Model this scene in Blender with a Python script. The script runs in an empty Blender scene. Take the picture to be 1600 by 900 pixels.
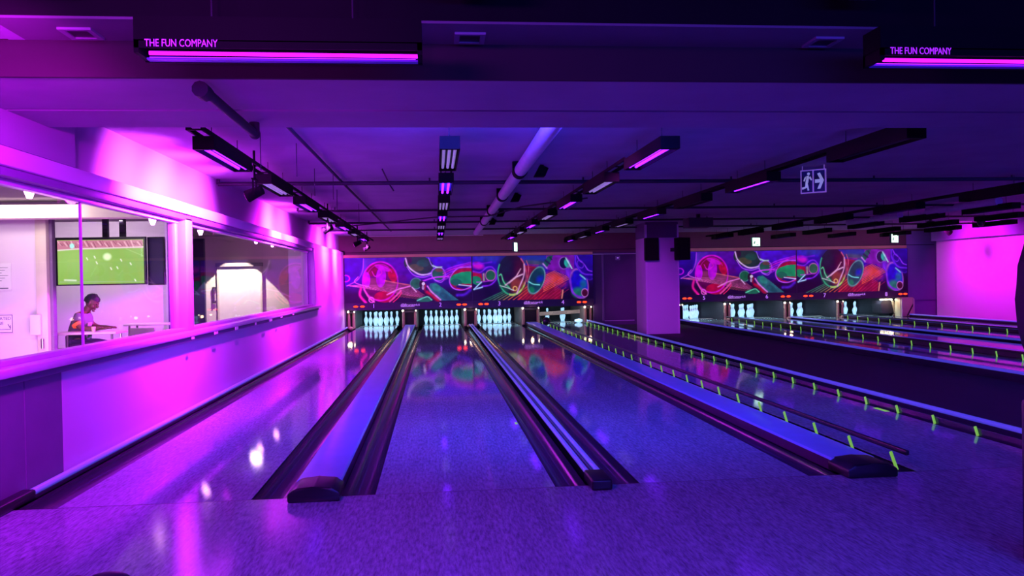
import bpy, bmesh, math, random
import numpy as np
from mathutils import Vector, Matrix
random.seed(7)
PI = math.pi
sc = bpy.context.scene
COL = sc.collection

# ------------------------------------------------------------------ camera
F, YAW, PIT, ROL, CH, D0 = 1236.89, 0.0962, -0.0100, -0.0178, 1.237, 4.6688
cy, sy = math.cos(YAW), math.sin(YAW)
fw = Vector((sy*math.cos(PIT), cy*math.cos(PIT), math.sin(PIT)))
rt = Vector((cy, -sy, 0)); up = rt.cross(fw)
r2 = math.cos(ROL)*rt + math.sin(ROL)*up
u2 = -math.sin(ROL)*rt + math.cos(ROL)*up
cd = bpy.data.cameras.new('camera'); cam = bpy.data.objects.new('camera', cd); COL.objects.link(cam)
cd.sensor_width = 36; cd.lens = F/1600*36; cd.clip_start = .05; cd.clip_end = 200
cam.matrix_world = Matrix(((r2.x, u2.x, -fw.x, 0), (r2.y, u2.y, -fw.y, -D0), (r2.z, u2.z, -fw.z, CH), (0, 0, 0, 1)))
sc.camera = cam

# ------------------------------------------------------------------ world, exposure, light levels
w = bpy.data.worlds.new('world'); sc.world = w; w.use_nodes = True
w.node_tree.nodes['Background'].inputs[0].default_value = (.12, .02, .5, 1)
w.node_tree.nodes['Background'].inputs[1].default_value = .02
vs = sc.view_settings
vs.view_transform = 'Standard'; vs.look = 'None'; vs.gamma = 1; vs.use_curve_mapping = False
vs.exposure = 0.0
sc.cycles.use_denoising = True
sc.cycles.sample_clamp_indirect = 4
sc.cycles.max_bounces = 8
UV_TUBE = 6.0        # lit blacklight tubes
UV_COL = (.16, .008, 1.0)
MAG = (.72, .013, 1.0)
WALL_W = 800.0         # wall washers on the left wall, watts
RIGHT_W = 420.0
ROOM_W = 80.0         # the lit party room
PIN_E = 40.0          # pin deck lamps
def lamp(name, typ, loc, color, energy, target=None, **kw):
    d = bpy.data.lights.new(name, typ); d.color = color; d.energy = energy
    for k, v in kw.items(): setattr(d, k, v)
    o = bpy.data.objects.new(name, d); COL.objects.link(o); o.location = loc
    if target is not None:
        o.rotation_euler = (Vector(target) - Vector(loc)).to_track_quat('-Z', 'Y').to_euler()
    return o
# washers on the left wall (inside the black can lights built below)
WASH = [(-1.70, 3.00), (-1.70, 8.10), (-1.70, 12.9), (-1.70, 15.3)]
for i, (x, y) in enumerate(WASH):
    lamp('wall_washer_light', 'SPOT', (x-.16, y, 2.06), MAG, (WALL_W*1.35 if i < 2 else WALL_W*.55), (-2.5, y+.1, 1.72), spot_size=math.radians(165), spot_blend=1, shadow_soft_size=.05)
for y, e in ((2.3, 500), (3.2, 800), (4.1, 500), (8.0, 700), (9.0, 450), (13.4, 350), (15.2, 420)):
    lamp('wall_washer_light', 'SPOT', (-1.62, y, 2.14), (.75, .07, 1), e*1.5, (-2.46, y+.1, 1.98), spot_size=math.radians(92), spot_blend=1, shadow_soft_size=.03)  # extra spots added beside the cans to whiten the header band
# off-camera washer near the viewer, and the ones on the far right wall
lamp('wall_washer_light', 'SPOT', (-1.5, -1.6, 2.15), (.7, .006, 1), WALL_W*.55, (-2.5, -.6, 1.6), spot_size=math.radians(120), spot_blend=1, shadow_soft_size=.08)
for y in (14.2, 10.8, 7.2):
    lamp('wall_washer_light', 'SPOT', (12.7, y, 2.36), (.9, .012, 1), RIGHT_W, (14.0, y, 1.5), spot_size=math.radians(130), spot_blend=.8, shadow_soft_size=.1)
# unseen floods added above and behind the viewer: blue-violet over the lanes, violet over the approach
BLUE = (.045, .045, 1); VIO = (.5, .025, 1)
lamp('added_hall_flood', 'AREA', (1.6, -5.2, 2.25), BLUE, 180, (1.2, 2.0, 0), shape='RECTANGLE', size=4.0, size_y=.3)
lamp('added_hall_flood', 'AREA', (-1.2, -3.0, 2.5), VIO, 75, (-1.0, 0.5, 0), shape='RECTANGLE', size=.9, size_y=.25)
# unseen floods added behind the soffit to brighten the lanes
lamp('added_lane_flood', 'AREA', (1.1, .76, 2.39), BLUE, 240, (2.2, 7, 0), shape='RECTANGLE', size=3.6, size_y=.14)
lamp('added_lane_flood', 'AREA', (9.5, .76, 2.39), BLUE, 120, (9.5, 8, 0), shape='RECTANGLE', size=6.0, size_y=.14)
lamp('added_pillar_spot', 'SPOT', (1.2, .8, 2.38), (.75, .05, 1), 2600, (5.1, 13, 1.0), spot_size=math.radians(13), spot_blend=.6, shadow_soft_size=.1)  # unseen spot added to brighten the pillar alone
# low uplights added behind the viewer to brighten the ceiling
lamp('added_ceiling_fill', 'AREA', (4.0, -6.0, .9), (.09, .03, 1), 42, (4.0, 2, 2.8), shape='RECTANGLE', size=6, size_y=.4)
lamp('added_ceiling_fill', 'SPOT', (-.6, -6.0, .9), (.6, .015, 1), 900, (-1.5, .2, 2.3), spot_size=math.radians(34), spot_blend=1, shadow_soft_size=.2)
# neutral fill added over the mural panels, no fixture built there
for x0, x1 in ((-2.4, 4.3), (6.9, 13.5)):
    lamp('added_mural_fill', 'AREA', ((x0+x1)/2, 16.1, 2.34), (.85, .75, 1), 6, ((x0+x1)/2, 17, 1.15), shape='RECTANGLE', size=x1-x0, size_y=.05)

# ------------------------------------------------------------------ materials
def lin(c):
    return tuple(((v/255)/12.92 if v/255 <= .04045 else ((v/255+.055)/1.055)**2.4) for v in c)
def mat(name, col, rough=.6, metal=0, spec=.5, bump=None, vary=None, emit=None, estr=0, coat=0):
    m = bpy.data.materials.new(name); m.use_nodes = True; nt = m.node_tree; b = nt.nodes['Principled BSDF']
    b.inputs['Base Color'].default_value = (*col, 1); b.inputs['Roughness'].default_value = rough
    b.inputs['Metallic'].default_value = metal; b.inputs['Specular IOR Level'].default_value = spec
    if coat: b.inputs['Coat Weight'].default_value = coat; b.inputs['Coat Roughness'].default_value = .05
    if emit: b.inputs['Emission Color'].default_value = (*emit, 1); b.inputs['Emission Strength'].default_value = estr
    tc = nt.nodes.new('ShaderNodeTexCoord')
    if vary is None: vary = (6, .12)
    n = nt.nodes.new('ShaderNodeTexNoise'); n.inputs['Scale'].default_value = vary[0]; n.inputs['Detail'].default_value = 4
    nt.links.new(tc.outputs['Object'], n.inputs['Vector'])
    mx = nt.nodes.new('ShaderNodeMix'); mx.data_type = 'RGBA'
    mx.inputs[6].default_value = (*[c*(1-vary[1]) for c in col], 1); mx.inputs[7].default_value = (*[min(1, c*(1+vary[1])) for c in col], 1)
    nt.links.new(n.outputs['Fac'], mx.inputs[0]); nt.links.new(mx.outputs[2], b.inputs['Base Color'])
    if bump:
        n2 = nt.nodes.new('ShaderNodeTexNoise'); n2.inputs['Scale'].default_value = bump[0]; n2.inputs['Detail'].default_value = 3
        nt.links.new(tc.outputs['Object'], n2.inputs['Vector'])
        bp = nt.nodes.new('ShaderNodeBump'); bp.inputs['Strength'].default_value = bump[1]; bp.inputs['Distance'].default_value = .01
        nt.links.new(n2.outputs['Fac'], bp.inputs['Height']); nt.links.new(bp.outputs['Normal'], b.inputs['Normal'])
    return m
def lane_mat(name, base, rough, grain):
    m = bpy.data.materials.new(name); m.use_nodes = True; nt = m.node_tree; b = nt.nodes['Principled BSDF']
    tc = nt.nodes.new('ShaderNodeTexCoord'); mp = nt.nodes.new('ShaderNodeMapping'); mp.inputs['Scale'].default_value = (70, 12, 1)
    n = nt.nodes.new('ShaderNodeTexNoise'); n.inputs['Scale'].default_value = 1; n.inputs['Detail'].default_value = 5; n.inputs['Roughness'].default_value = .7
    nt.links.new(tc.outputs['Object'], mp.inputs[0]); nt.links.new(mp.outputs[0], n.inputs['Vector'])
    cr = nt.nodes.new('ShaderNodeValToRGB'); cr.color_ramp.elements[0].position = .33; cr.color_ramp.elements[1].position = .68
    cr.color_ramp.elements[0].color = (*[c*(1-grain) for c in base], 1); cr.color_ramp.elements[1].color = (*[c*(1+grain) for c in base], 1)
    nt.links.new(n.outputs['Fac'], cr.inputs[0])
    n3 = nt.nodes.new('ShaderNodeTexNoise'); n3.inputs['Scale'].default_value = 1; n3.inputs['Detail'].default_value = 2
    mp3 = nt.nodes.new('ShaderNodeMapping'); mp3.inputs['Scale'].default_value = (9, .8, 1)
    nt.links.new(tc.outputs['Object'], mp3.inputs[0]); nt.links.new(mp3.outputs[0], n3.inputs['Vector'])
    hs = nt.nodes.new('ShaderNodeHueSaturation'); mr = nt.nodes.new('ShaderNodeMapRange'); mr.inputs[3].default_value = .75; mr.inputs[4].default_value = 1.25
    nt.links.new(n3.outputs['Fac'], mr.inputs[0]); nt.links.new(mr.outputs[0], hs.inputs['Value'])
    nt.links.new(cr.outputs[0], hs.inputs['Color']); nt.links.new(hs.outputs[0], b.inputs['Base Color'])
    b.inputs['Roughness'].default_value = rough; b.inputs['Specular IOR Level'].default_value = .7
    n2 = nt.nodes.new('ShaderNodeTexNoise'); n2.inputs['Scale'].default_value = 1; mp2 = nt.nodes.new('ShaderNodeMapping'); mp2.inputs['Scale'].default_value = (160, 40, 1)
    nt.links.new(tc.outputs['Object'], mp2.inputs[0]); nt.links.new(mp2.outputs[0], n2.inputs['Vector'])
    bp = nt.nodes.new('ShaderNodeBump'); bp.inputs['Strength'].default_value = .06; bp.inputs['Distance'].default_value = .002
    nt.links.new(n2.outputs['Fac'], bp.inputs['Height']); nt.links.new(bp.outputs['Normal'], b.inputs['Normal'])
    return m
def emis(name, col, s):
    m = bpy.data.materials.new(name); m.use_nodes = True; nt = m.node_tree; nt.nodes.clear()
    e = nt.nodes.new('ShaderNodeEmission'); e.inputs[0].default_value = (*col, 1); e.inputs[1].default_value = s
    o = nt.nodes.new('ShaderNodeOutputMaterial'); nt.links.new(e.outputs[0], o.inputs[0]); return m
def attr_mat(name, emit=0., rough=.5, diff=True):
    m = bpy.data.materials.new(name); m.use_nodes = True; nt = m.node_tree; b = nt.nodes['Principled BSDF']
    a = nt.nodes.new('ShaderNodeAttribute'); a.attribute_name = 'print'
    if diff: nt.links.new(a.outputs['Color'], b.inputs['Base Color'])
    else: b.inputs['Base Color'].default_value = (.02, .02, .02, 1)
    b.inputs['Roughness'].default_value = rough
    if emit: nt.links.new(a.outputs['Color'], b.inputs['Emission Color']); b.inputs['Emission Strength'].default_value = emit
    return m
M = {}
M['lane'] = lane_mat('lane_synthetic', (.34, .50, .52), .045, .42)
M['approach'] = lane_mat('approach_synthetic', (.32, .44, .48), .12, .5)
M['gutter'] = mat('gutter_plastic', (.035, .02, .05), .16, spec=.6)
M['dark'] = mat('black_plastic', (.012, .011, .014), .35)
M['darkmat'] = mat('matt_black_metal', (.016, .013, .018), .7)
M['housing'] = mat('black_fixture_metal', (.004, .003, .004), .7, spec=.08)
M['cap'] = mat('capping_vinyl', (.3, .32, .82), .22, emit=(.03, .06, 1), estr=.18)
M['skirt'] = mat('plum_side_skirt', (.09, .02, .08), .35)
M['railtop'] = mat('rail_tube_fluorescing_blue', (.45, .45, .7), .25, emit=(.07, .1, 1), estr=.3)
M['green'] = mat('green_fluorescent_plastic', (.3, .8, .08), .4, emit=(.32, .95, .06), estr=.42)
M['walk'] = mat('dark_carpet', (.02, .015, .035), .95, bump=(120, .4))
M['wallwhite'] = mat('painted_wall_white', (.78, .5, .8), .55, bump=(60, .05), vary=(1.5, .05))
M['wallupper'] = mat('wall_upper_dimmed', (.38, .24, .42), .7, bump=(40, .08), vary=(1.2, .07))  # darkened so the header band below looks more strongly lit
M['panel'] = mat('grey_wall_panel', (.2, .12, .25), .6, bump=(50, .05))
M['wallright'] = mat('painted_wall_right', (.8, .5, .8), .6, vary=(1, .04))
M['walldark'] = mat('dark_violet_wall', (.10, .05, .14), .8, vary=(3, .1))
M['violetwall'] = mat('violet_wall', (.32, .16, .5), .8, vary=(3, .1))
M['frame'] = mat('window_frame_paint', (.62, .42, .68), .35)
M['frameshade'] = mat('window_frame_painted_shade', (.25, .1, .34), .5)  # shade of the down-facing frame head put into a darker colour
M['bezel'] = mat('grey_bezel', (.2, .16, .22), .5)
M['ceiling'] = mat('ceiling_concrete', (.33, .28, .38), .9, bump=(12, .3), vary=(2.5, .22))
M['ledge'] = mat('ledge_board', (.12, .10, .12), .8)
M['soffit'] = mat('soffit_concrete', (.3, .25, .33), .9, bump=(8, .3), vary=(2.0, .22))
M['darkbeam'] = mat('dark_brown_beam', (.02, .012, .012), .9)
M['nearceil'] = mat('black_unlit_ceiling', (.01, .008, .01), 1, spec=.0)  # gloom of the unlit near ceiling put into a near-black colour
M['farceil'] = mat('fascia_brown', (.16, .06, .09), .8)
M['strip'] = mat('fascia_painted_glow', (.85, .42, .26), .7, vary=(2, .2))  # warm glow low on the fascia, put into an orange-brown colour
M['pipe'] = mat('dark_pipe', (.02, .012, .025), .7)
M['duct'] = mat('round_duct_sheet', (.55, .42, .6), .45, vary=(9, .15))
M['column'] = mat('column_paint', (.55, .38, .62), .7, vary=(1.5, .06))
M['white'] = mat('white_plastic', (.8, .78, .8), .4)
M['cream'] = mat('cream_wall', (.74, .66, .6), .8, vary=(1.5, .05))
M['roomwhite'] = mat('party_room_wall', (.8, .7, .8), .85, vary=(1, .04))
M['creamtrim'] = mat('cream_trim', (.7, .62, .52), .6)
M['roomdark'] = mat('room_dark_ceiling', (.16, .12, .15), .9)
M['doorwhite'] = mat('white_door_paint', (.85, .82, .75), .5)
M['steel'] = mat('brushed_steel', (.45, .42, .42), .3, metal=1)
M['post'] = mat('tan_machine_post', (.42, .24, .17), .5, bump=(40, .2))
M['kick'] = mat('worn_kickback_panel', (.15, .09, .075), .6, vary=(14, .35))
M['kickgrey'] = mat('grey_kickback_panel', (.045, .035, .05), .6, vary=(10, .3))
M['ivory'] = mat('ivory_machine_cover', (.72, .6, .36), .45)
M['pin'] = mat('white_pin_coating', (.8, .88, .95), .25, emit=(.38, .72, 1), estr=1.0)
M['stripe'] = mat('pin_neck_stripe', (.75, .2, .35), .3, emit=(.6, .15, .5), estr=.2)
M['board'] = mat('black_header_board', (.03, .015, .045), .4)
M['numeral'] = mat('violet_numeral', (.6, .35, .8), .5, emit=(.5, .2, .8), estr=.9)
M['red'] = emis('red_lamp', (1, .035, .01), 3.5)
M['redhot'] = emis('orange_lamp_core', (1, .3, .12), 4.0)
M['pinlamp'] = emis('pin_deck_lamp', (.62, .85, 1), PIN_E)
M['warmlamp'] = emis('warm_machine_lamp', (1, .85, .6), 9)
M['tube'] = emis('lit_blacklight_tube', UV_COL, UV_TUBE)
M['tubewhite'] = mat('faint_glow_lavender_tube', (.7, .6, .85), .25, emit=(.5, .35, .8), estr=.3)  # unlit tubes given a faint glow of their own
M['tubemag'] = emis('lit_magenta_tube', (.6, .005, 1), 4.5)
M['reflector'] = mat('blue_reflector', (.12, .08, .6), .3)
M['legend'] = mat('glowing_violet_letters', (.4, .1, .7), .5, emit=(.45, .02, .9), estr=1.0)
M['exitgreen'] = emis('exit_sign_face', (.62, 1, .78), 2.6)
M['exitdark'] = mat('exit_sign_green', (.02, .2, .08), .5)
M['signdark'] = mat('sign_dark_face', (.03, .03, .1), .4)
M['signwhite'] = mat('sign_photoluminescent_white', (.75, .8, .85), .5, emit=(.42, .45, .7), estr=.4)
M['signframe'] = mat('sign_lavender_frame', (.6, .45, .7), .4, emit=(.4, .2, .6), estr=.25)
M['spotface'] = emis('spot_lamp_face', (1, .4, 1), 20)
M['skin'] = mat('brown_skin', (.16, .075, .05), .5, vary=(12, .1))
M['hair'] = mat('black_hair', (.012, .01, .012), .6, bump=(90, .6))
M['shirt'] = mat('grey_tshirt', (.2, .17, .22), .85, vary=(12, .2))
M['print'] = mat('shirt_print', (.6, .45, .4), .7)
M['orange'] = mat('orange_sleeve_light', (.9, .16, .05), .5, emit=(1, .15, .03), estr=.4)
M['trouser'] = mat('dark_trousers', (.03, .03, .06), .8)
M['paper'] = mat('white_paper', (.85, .8, .85), .7)
M['ink'] = mat('grey_ink', (.15, .12, .2), .7)
M['tabletop'] = mat('pale_tabletop', (.75, .68, .62), .35)
M['chair'] = mat('grey_chair', (.3, .24, .26), .5)
M['tvbody'] = mat('black_tv_plastic', (.02, .015, .03), .3)
M['tvside'] = mat('violet_black_panel', (.035, .02, .10), .4)
M['seam'] = mat('dark_joint', (.01, .008, .012), .9)
M['mural'] = attr_mat('mural_print', .62, .45)
M['screen'] = attr_mat('tv_screen', 1.5, .2, False)
M['foulline'] = mat('dark_foul_line', (.03, .02, .04), .4)
def glass():
    m = bpy.data.materials.new('window_glass'); m.use_nodes = True; nt = m.node_tree; nt.nodes.clear()
    t = nt.nodes.new('ShaderNodeBsdfTransparent'); t.inputs[0].default_value = (.95, .93, .96, 1)
    g = nt.nodes.new('ShaderNodeBsdfGlossy'); g.inputs['Roughness'].default_value = .02
    f = nt.nodes.new('ShaderNodeFresnel'); f.inputs[0].default_value = 1.2
    mx = nt.nodes.new('ShaderNodeMixShader'); o = nt.nodes.new('ShaderNodeOutputMaterial')
    ge = nt.nodes.new('ShaderNodeNewGeometry'); iv = nt.nodes.new('ShaderNodeMath'); iv.operation = 'SUBTRACT'; iv.inputs[0].default_value = 1; ml = nt.nodes.new('ShaderNodeMath'); ml.operation = 'MULTIPLY'
    nt.links.new(ge.outputs['Backfacing'], iv.inputs[1]); nt.links.new(iv.outputs[0], ml.inputs[0]); nt.links.new(f.outputs[0], ml.inputs[1])
    nt.links.new(ml.outputs[0], mx.inputs[0]); nt.links.new(t.outputs[0], mx.inputs[1]); nt.links.new(g.outputs[0], mx.inputs[2]); nt.links.new(mx.outputs[0], o.inputs[0])
    return m
M['glass'] = glass()

# ------------------------------------------------------------------ geometry helpers
def link_mesh(name, me, m, parent=None):
    if m is not None: me.materials.append(m)
    o = bpy.data.objects.new(name, me); COL.objects.link(o)
    if parent is not None: o.parent = parent
    return o
class MB:
    def __init__(s): s.b = bmesh.new()
    def box(s, x0, x1, y0, y1, z0, z1):
        r = bmesh.ops.create_cube(s.b, size=1)
        for v in r['verts']: v.co = Vector((x0+(v.co.x+.5)*(x1-x0), y0+(v.co.y+.5)*(y1-y0), z0+(v.co.z+.5)*(z1-z0)))
        return r['verts']
    def obox(s, c, sx, sy_, sz, rot):
        r = bmesh.ops.create_cube(s.b, size=1); R = rot if isinstance(rot, Matrix) else Matrix.Rotation(rot, 3, 'Z')
        for v in r['verts']: v.co = Vector(c) + R @ Vector((v.co.x*sx, v.co.y*sy_, v.co.z*sz))
    def tube(s, p0, p1, r0, r1=None, n=10):
        p0 = Vector(p0); p1 = Vector(p1); d = p1-p0
        if r1 is None: r1 = r0
        q = d.to_track_quat('Z', 'Y').to_matrix().to_4x4()
        bmesh.ops.create_cone(s.b, cap_ends=True, segments=n, radius1=r0, radius2=r1, depth=d.length, matrix=Matrix.Translation((p0+p1)/2) @ q)
    def sphere(s, c, r, sc_=(1, 1, 1), n=12):
        bmesh.ops.create_uvsphere(s.b, u_segments=n, v_segments=n//2+2, radius=r, matrix=Matrix.Translation(c) @ Matrix.Diagonal((*sc_, 1)))
    def prism(s, pts, axis, a0, a1):   # polygon pts in the two other axes, extruded
        vs0 = []; vs1 = []
        for p in pts:
            if axis == 'Y': A = (p[0], a0, p[1]); B = (p[0], a1, p[1])
            elif axis == 'X': A = (a0, p[0], p[1]); B = (a1, p[0], p[1])
            else: A = (p[0], p[1], a0); B = (p[0], p[1], a1)
            vs0.append(s.b.verts.new(A)); vs1.append(s.b.verts.new(B))
        n = len(pts); s.b.faces.new(vs0[::-1]); s.b.faces.new(vs1)
        for i in range(n): s.b.faces.new((vs0[i], vs0[(i+1) % n], vs1[(i+1) % n], vs1[i]))
    def lathe(s, prof, n=16, c=(0, 0, 0)):
        rings = []
        for r, z in prof:
            rings.append([s.b.verts.new((c[0]+r*math.cos(2*PI*k/n), c[1]+r*math.sin(2*PI*k/n), c[2]+z)) for k in range(n)])
        for a, b_ in zip(rings, rings[1:]):
            for k in range(n): s.b.faces.new((a[k], a[(k+1) % n], b_[(k+1) % n], b_[k]))
        s.b.faces.new(rings[0][::-1]); s.b.faces.new(rings[-1])
    def bevel(s, w_, seg=2):
        bmesh.ops.bevel(s.b, geom=list(s.b.edges), offset=w_, segments=seg, affect='EDGES', profile=.5)
    def mesh(s, name, smooth=False):
        bmesh.ops.recalc_face_normals(s.b, faces=s.b.faces)
        me = bpy.data.meshes.new(name); s.b.to_mesh(me); s.b.free()
        if smooth:
            for p in me.polygons: p.use_smooth = True
            try: me.set_sharp_from_angle(angle=math.radians(40))
            except Exception: pass
        return me
    def build(s, name, m, parent=None, smooth=False): return link_mesh(name, s.mesh(name, smooth), m, parent)
def tag(o, label=None, cat=None, group=None, kind=None):
    if label: o['label'] = label
    if cat: o['category'] = cat
    if group: o['group'] = group
    if kind: o['kind'] = kind
    return o
def empty(name, loc, label=None, cat=None, group=None, rz=0, kind=None):
    o = bpy.data.objects.new(name, None); COL.objects.link(o); o.location = loc; o.rotation_euler = (0, 0, rz); o.empty_display_size = .1
    return tag(o, label, cat, group, kind)
def box(name, x0, x1, y0, y1, z0, z1, m, parent=None, bev=0):
    b = MB(); b.box(x0, x1, y0, y1, z0, z1)
    if bev: b.bevel(bev)
    return b.build(name, m, parent, smooth=bool(bev))
def struct(o): o['kind'] = 'structure'; return o
KIDS = {}
def kids(o): return [c for c in bpy.data.objects if c.parent == o]
def copy_tree(o, parent=None):
    ch = kids(o)
    c = o.copy(); COL.objects.link(c); c.parent = parent
    for k in ch: copy_tree(k, c)
    return c
def text(name, s, size, loc, m, parent=None, depth=.004, align='CENTER', rot=(PI/2, 0, 0), shear=0, label=None, sx=1):
    cu = bpy.data.curves.new('t', 'FONT'); cu.body = s; cu.size = size; cu.extrude = depth; cu.align_x = align; cu.shear = shear; cu.resolution_u = 3
    t = bpy.data.objects.new('t', cu); COL.objects.link(t)
    dg = bpy.context.evaluated_depsgraph_get(); dg.update()
    me = bpy.data.meshes.new_from_object(t.evaluated_get(dg)); bpy.data.objects.remove(t)
    me.materials.clear(); o = link_mesh(name, me, m, parent); o.location = loc; o.rotation_euler = rot; o.scale = (sx, 1, 1)
    return o

# ------------------------------------------------------------------ measures
ZC = 2.50; YF = 17.0          # ceiling, mask plane
LANES = [(-2.14, -1.08), (-.372, .688), (1.204, 2.264), (2.973, 4.033), (7.02, 8.08), (8.79, 9.85), (10.366, 11.426), (12.134, 13.194)]
LEN = 19.15
NW = ['one', 'two', 'three', 'four', 'five', 'six', 'seven', 'eight']
GUT = [(.235, .235), (.203, .195), (.195, .204), (.206, .178), (.235, .20), (.20, .18), (.18, .20), (.20, .235)]
XL = -2.46

# ------------------------------------------------------------------ setting: floor, walls, ceiling
f = empty('floor', (0, 0, 0), kind='structure')
box('approach_slab', XL, 14.0, -9, -.012, -.12, 0, M['approach'], f)
box('foul_line', XL, 14.0, -.012, 0, -.12, -.001, M['foulline'], f)
box('lane_bed', XL, 14.0, 0, 20.5, -.3, -.16, M['dark'], f)
box('walkway', 4.31, 6.70, 0, YF+.1, -.16, -.055, M['walk'], f)
box('pit_floor', 4.2, 6.8, YF+.1, 20.5, -.16, -.055, M['walk'], f)
box('party_room_floor', -9.2, XL-.16, -4, 14.2, -.3, -.12, M['panel'], f)

c = empty('ceiling', (0, 0, 0), kind='structure')
box('main_slab', -2.7, 14.6, .68, 20.5, ZC, ZC+.15, M['ceiling'], c)
s_ = MB(); s_.box(-2.7, 14.6, -.6, .135, 2.27, 2.6); s_.box(-2.7, 14.6, .175, .68, 2.27, 2.6)
s_.build('soffit_board', M['soffit'], c)
box('soffit_joint', -2.7, 14.6, .135, .175, 2.295, 2.6, M['seam'], c)
box('dark_beam_face', -2.7, 14.6, -.625, -.6, 2.262, 2.7, M['darkbeam'], c)
box('service_ledge', -1.95, 14.6, -.95, -.625, 2.44, 2.452, M['ledge'], c)
box('dark_riser', -2.7, 14.6, -.95, -.625, 2.453, 2.75, M['nearceil'], c)
# curved end of the ledge on the left
cb = MB(); n = 8
for k in range(n):
    a0, a1 = k/n, (k+1)/n
    def yy(a): return -.95 - .62*(1-math.cos(a*PI/2))**1.0
    x0, x1 = -1.95-.62*a0, -1.95-.62*a1
    cb.prism([(x0, yy(a0)), (x0, yy(a0)+.325), (x1, yy(a1)+.36), (x1, yy(a1))], 'Z', 2.44, 2.452)
cb.build('curved_ledge_end', M['soffit'], c)
box('rear_slab', -2.7, 14.6, -9, -.60, 2.75, 2.9, M['nearceil'], c)
for x in (2.55, 4.05):
    box('soffit_edge_shadow', x, x+.85, .70, .76, ZC-.03, ZC, M['seam'], c)  # dark strips put in for the shadow along the soffit edge

# left wall of the lane hall, with the party-room window in it
wl = empty('wall_left', (XL, 0, 0), kind='structure')
def wbox(name, x0, x1, y0, y1, z0, z1, m, bev=0): 
    o = box(name, x0, x1, y0, y1, z0, z1, m, None, bev); o.parent = wl; o.matrix_parent_inverse = Matrix.Translation((-XL, 0, 0)); return o
wbox('lower_wall', XL-.14, XL, .80, 17.05, -.16, .73, M['wallwhite'])
ys = [-9, -6, -3.6, -2.4, -1.2, -.45, .31, .79]
for a, b_ in zip(ys, ys[1:]): wbox('wall_panel', XL-.14, XL+.004, a+.006, b_-.006, -.0, .73, M['panel'])
wbox('panel_backing', XL-.14, XL-.012, -9, .8, -.1, .73, M['seam'])
wbox('window_header', XL-.14, XL+.0, -9, 17.05, 1.955, 2.065, M['wallwhite'], .004)
wbox('far_pier', XL-.14, XL, 11.95, 17.05, .73, 1.955, M['wallwhite'])
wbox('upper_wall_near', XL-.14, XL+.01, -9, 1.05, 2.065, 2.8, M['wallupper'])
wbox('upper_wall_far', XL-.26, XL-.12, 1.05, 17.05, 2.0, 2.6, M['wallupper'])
wbox('near_pier', XL-.14, XL, -9, -3.2, .73, 1.955, M['wallwhite'])
wbox('wall_end_edge', XL-.14, XL+.012, 17.05, 17.075, -.05, 2.065, M['white'])
wbox('sill', XL-.16, XL+.075, -3.2, 12.25, .735, .785, M['frame'], .012)
wbox('sill_apron', XL-.002, XL+.035, -3.2, 12.1, .69, .735, M['panel'], .006)
# torn masking-tape bits under the sill
for k in range(7):
    y = 3.4+k*.9+random.uniform(-.2, .2)
    wbox('tape_scrap', XL+.076, XL+.082, y, y+random.uniform(.06, .2), .70+random.uniform(0, .02), .735, M['white'])

win = empty('window_1', (XL, 0, 0), kind='structure')
def winb(name, x0, x1, y0, y1, z0, z1, m, bev=.004):
    o = box(name, x0, x1, y0, y1, z0, z1, m, None, bev); o.parent = win; o.matrix_parent_inverse = Matrix.Translation((-XL, 0, 0)); return o
winb('frame_head', XL-.15, XL-.03, -3.2, 11.95, 1.90, 1.955, M['frameshade'])
winb('frame_head_inner', XL-.17, XL-.10, -3.2, 11.95, 1.865, 1.90, M['frame'])
winb('frame_sill', XL-.15, XL-.05, -3.2, 11.95, .785, .815, M['frame'])
winb('frame_jamb', XL-.16, XL-.0, 11.85, 11.95, .785, 1.955, M['frame'])
winb('frame_jamb_inner', XL-.2, XL-.12, 11.70, 11.85, .785, 1.955, M['frame'])
winb('mullion', XL-.15, XL-.03, 3.58, 3.80, .785, 1.93, M['frame'], .01)
winb('mullion_bead', XL-.18, XL-.11, 3.50, 3.60, .785, 1.93, M['frame'], .01)
winb('frame_jamb_near', XL-.16, XL, -3.3, -3.2, .785, 1.955, M['frame'])
for y0, y1 in ((-3.2, -1.0), (-.99, 1.445), (1.455, 3.58), (3.80, 7.6), (7.61, 11.72)):
    o = winb('glass_pane', XL-.142, XL-.134, y0, y1, .80, 1.90, M['glass'], 0)
winb('glass_joint', XL-.146, XL-.130, 1.443, 1.457, .80, 1.90, M['frame'], 0)

# enclosure behind the viewer
struct(box('wall_front', -9.3, 14.2, -9.15, -9, -.2, 2.9, M['walldark']))
# right wall and the walls beside the masks
wr = empty('wall_right', (14, 0, 0), kind='structure')
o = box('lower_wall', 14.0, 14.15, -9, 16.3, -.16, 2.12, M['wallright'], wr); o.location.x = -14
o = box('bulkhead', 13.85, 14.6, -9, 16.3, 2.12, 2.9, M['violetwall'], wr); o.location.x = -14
wb = empty('wall_back', (0, YF, 0), kind='structure')
def wbk(name, x0, x1, y0, y1, z0, z1, m):
    o = box(name, x0, x1, y0, y1, z0, z1, m, wb); o.location.y = -YF; return o
wbk('mask_fascia', -2.7, 14.6, YF+.02, YF+.12, 1.97, ZC, M['farceil'])
wbk('fascia_glow_strip', -2.46, 4.35, YF-.02, YF+.03, 1.90, 1.985, M['strip'])
wbk('fascia_glow_strip', 6.75, 13.55, YF-.02, YF+.03, 1.955, 2.04, M['strip'])
wbk('fascia_joint', -2.46, 14.4, YF-.005, YF+.02, 2.04, 2.055, M['seam'])
wbk('dark_wall_panel', 4.36, 6.78, YF+.0, YF+.1, -.16, 1.97, M['walldark'])
wbk('corner_wall', 13.56, 14.9, YF, YF+.1, .45, 2.45, M['violetwall'])
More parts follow.
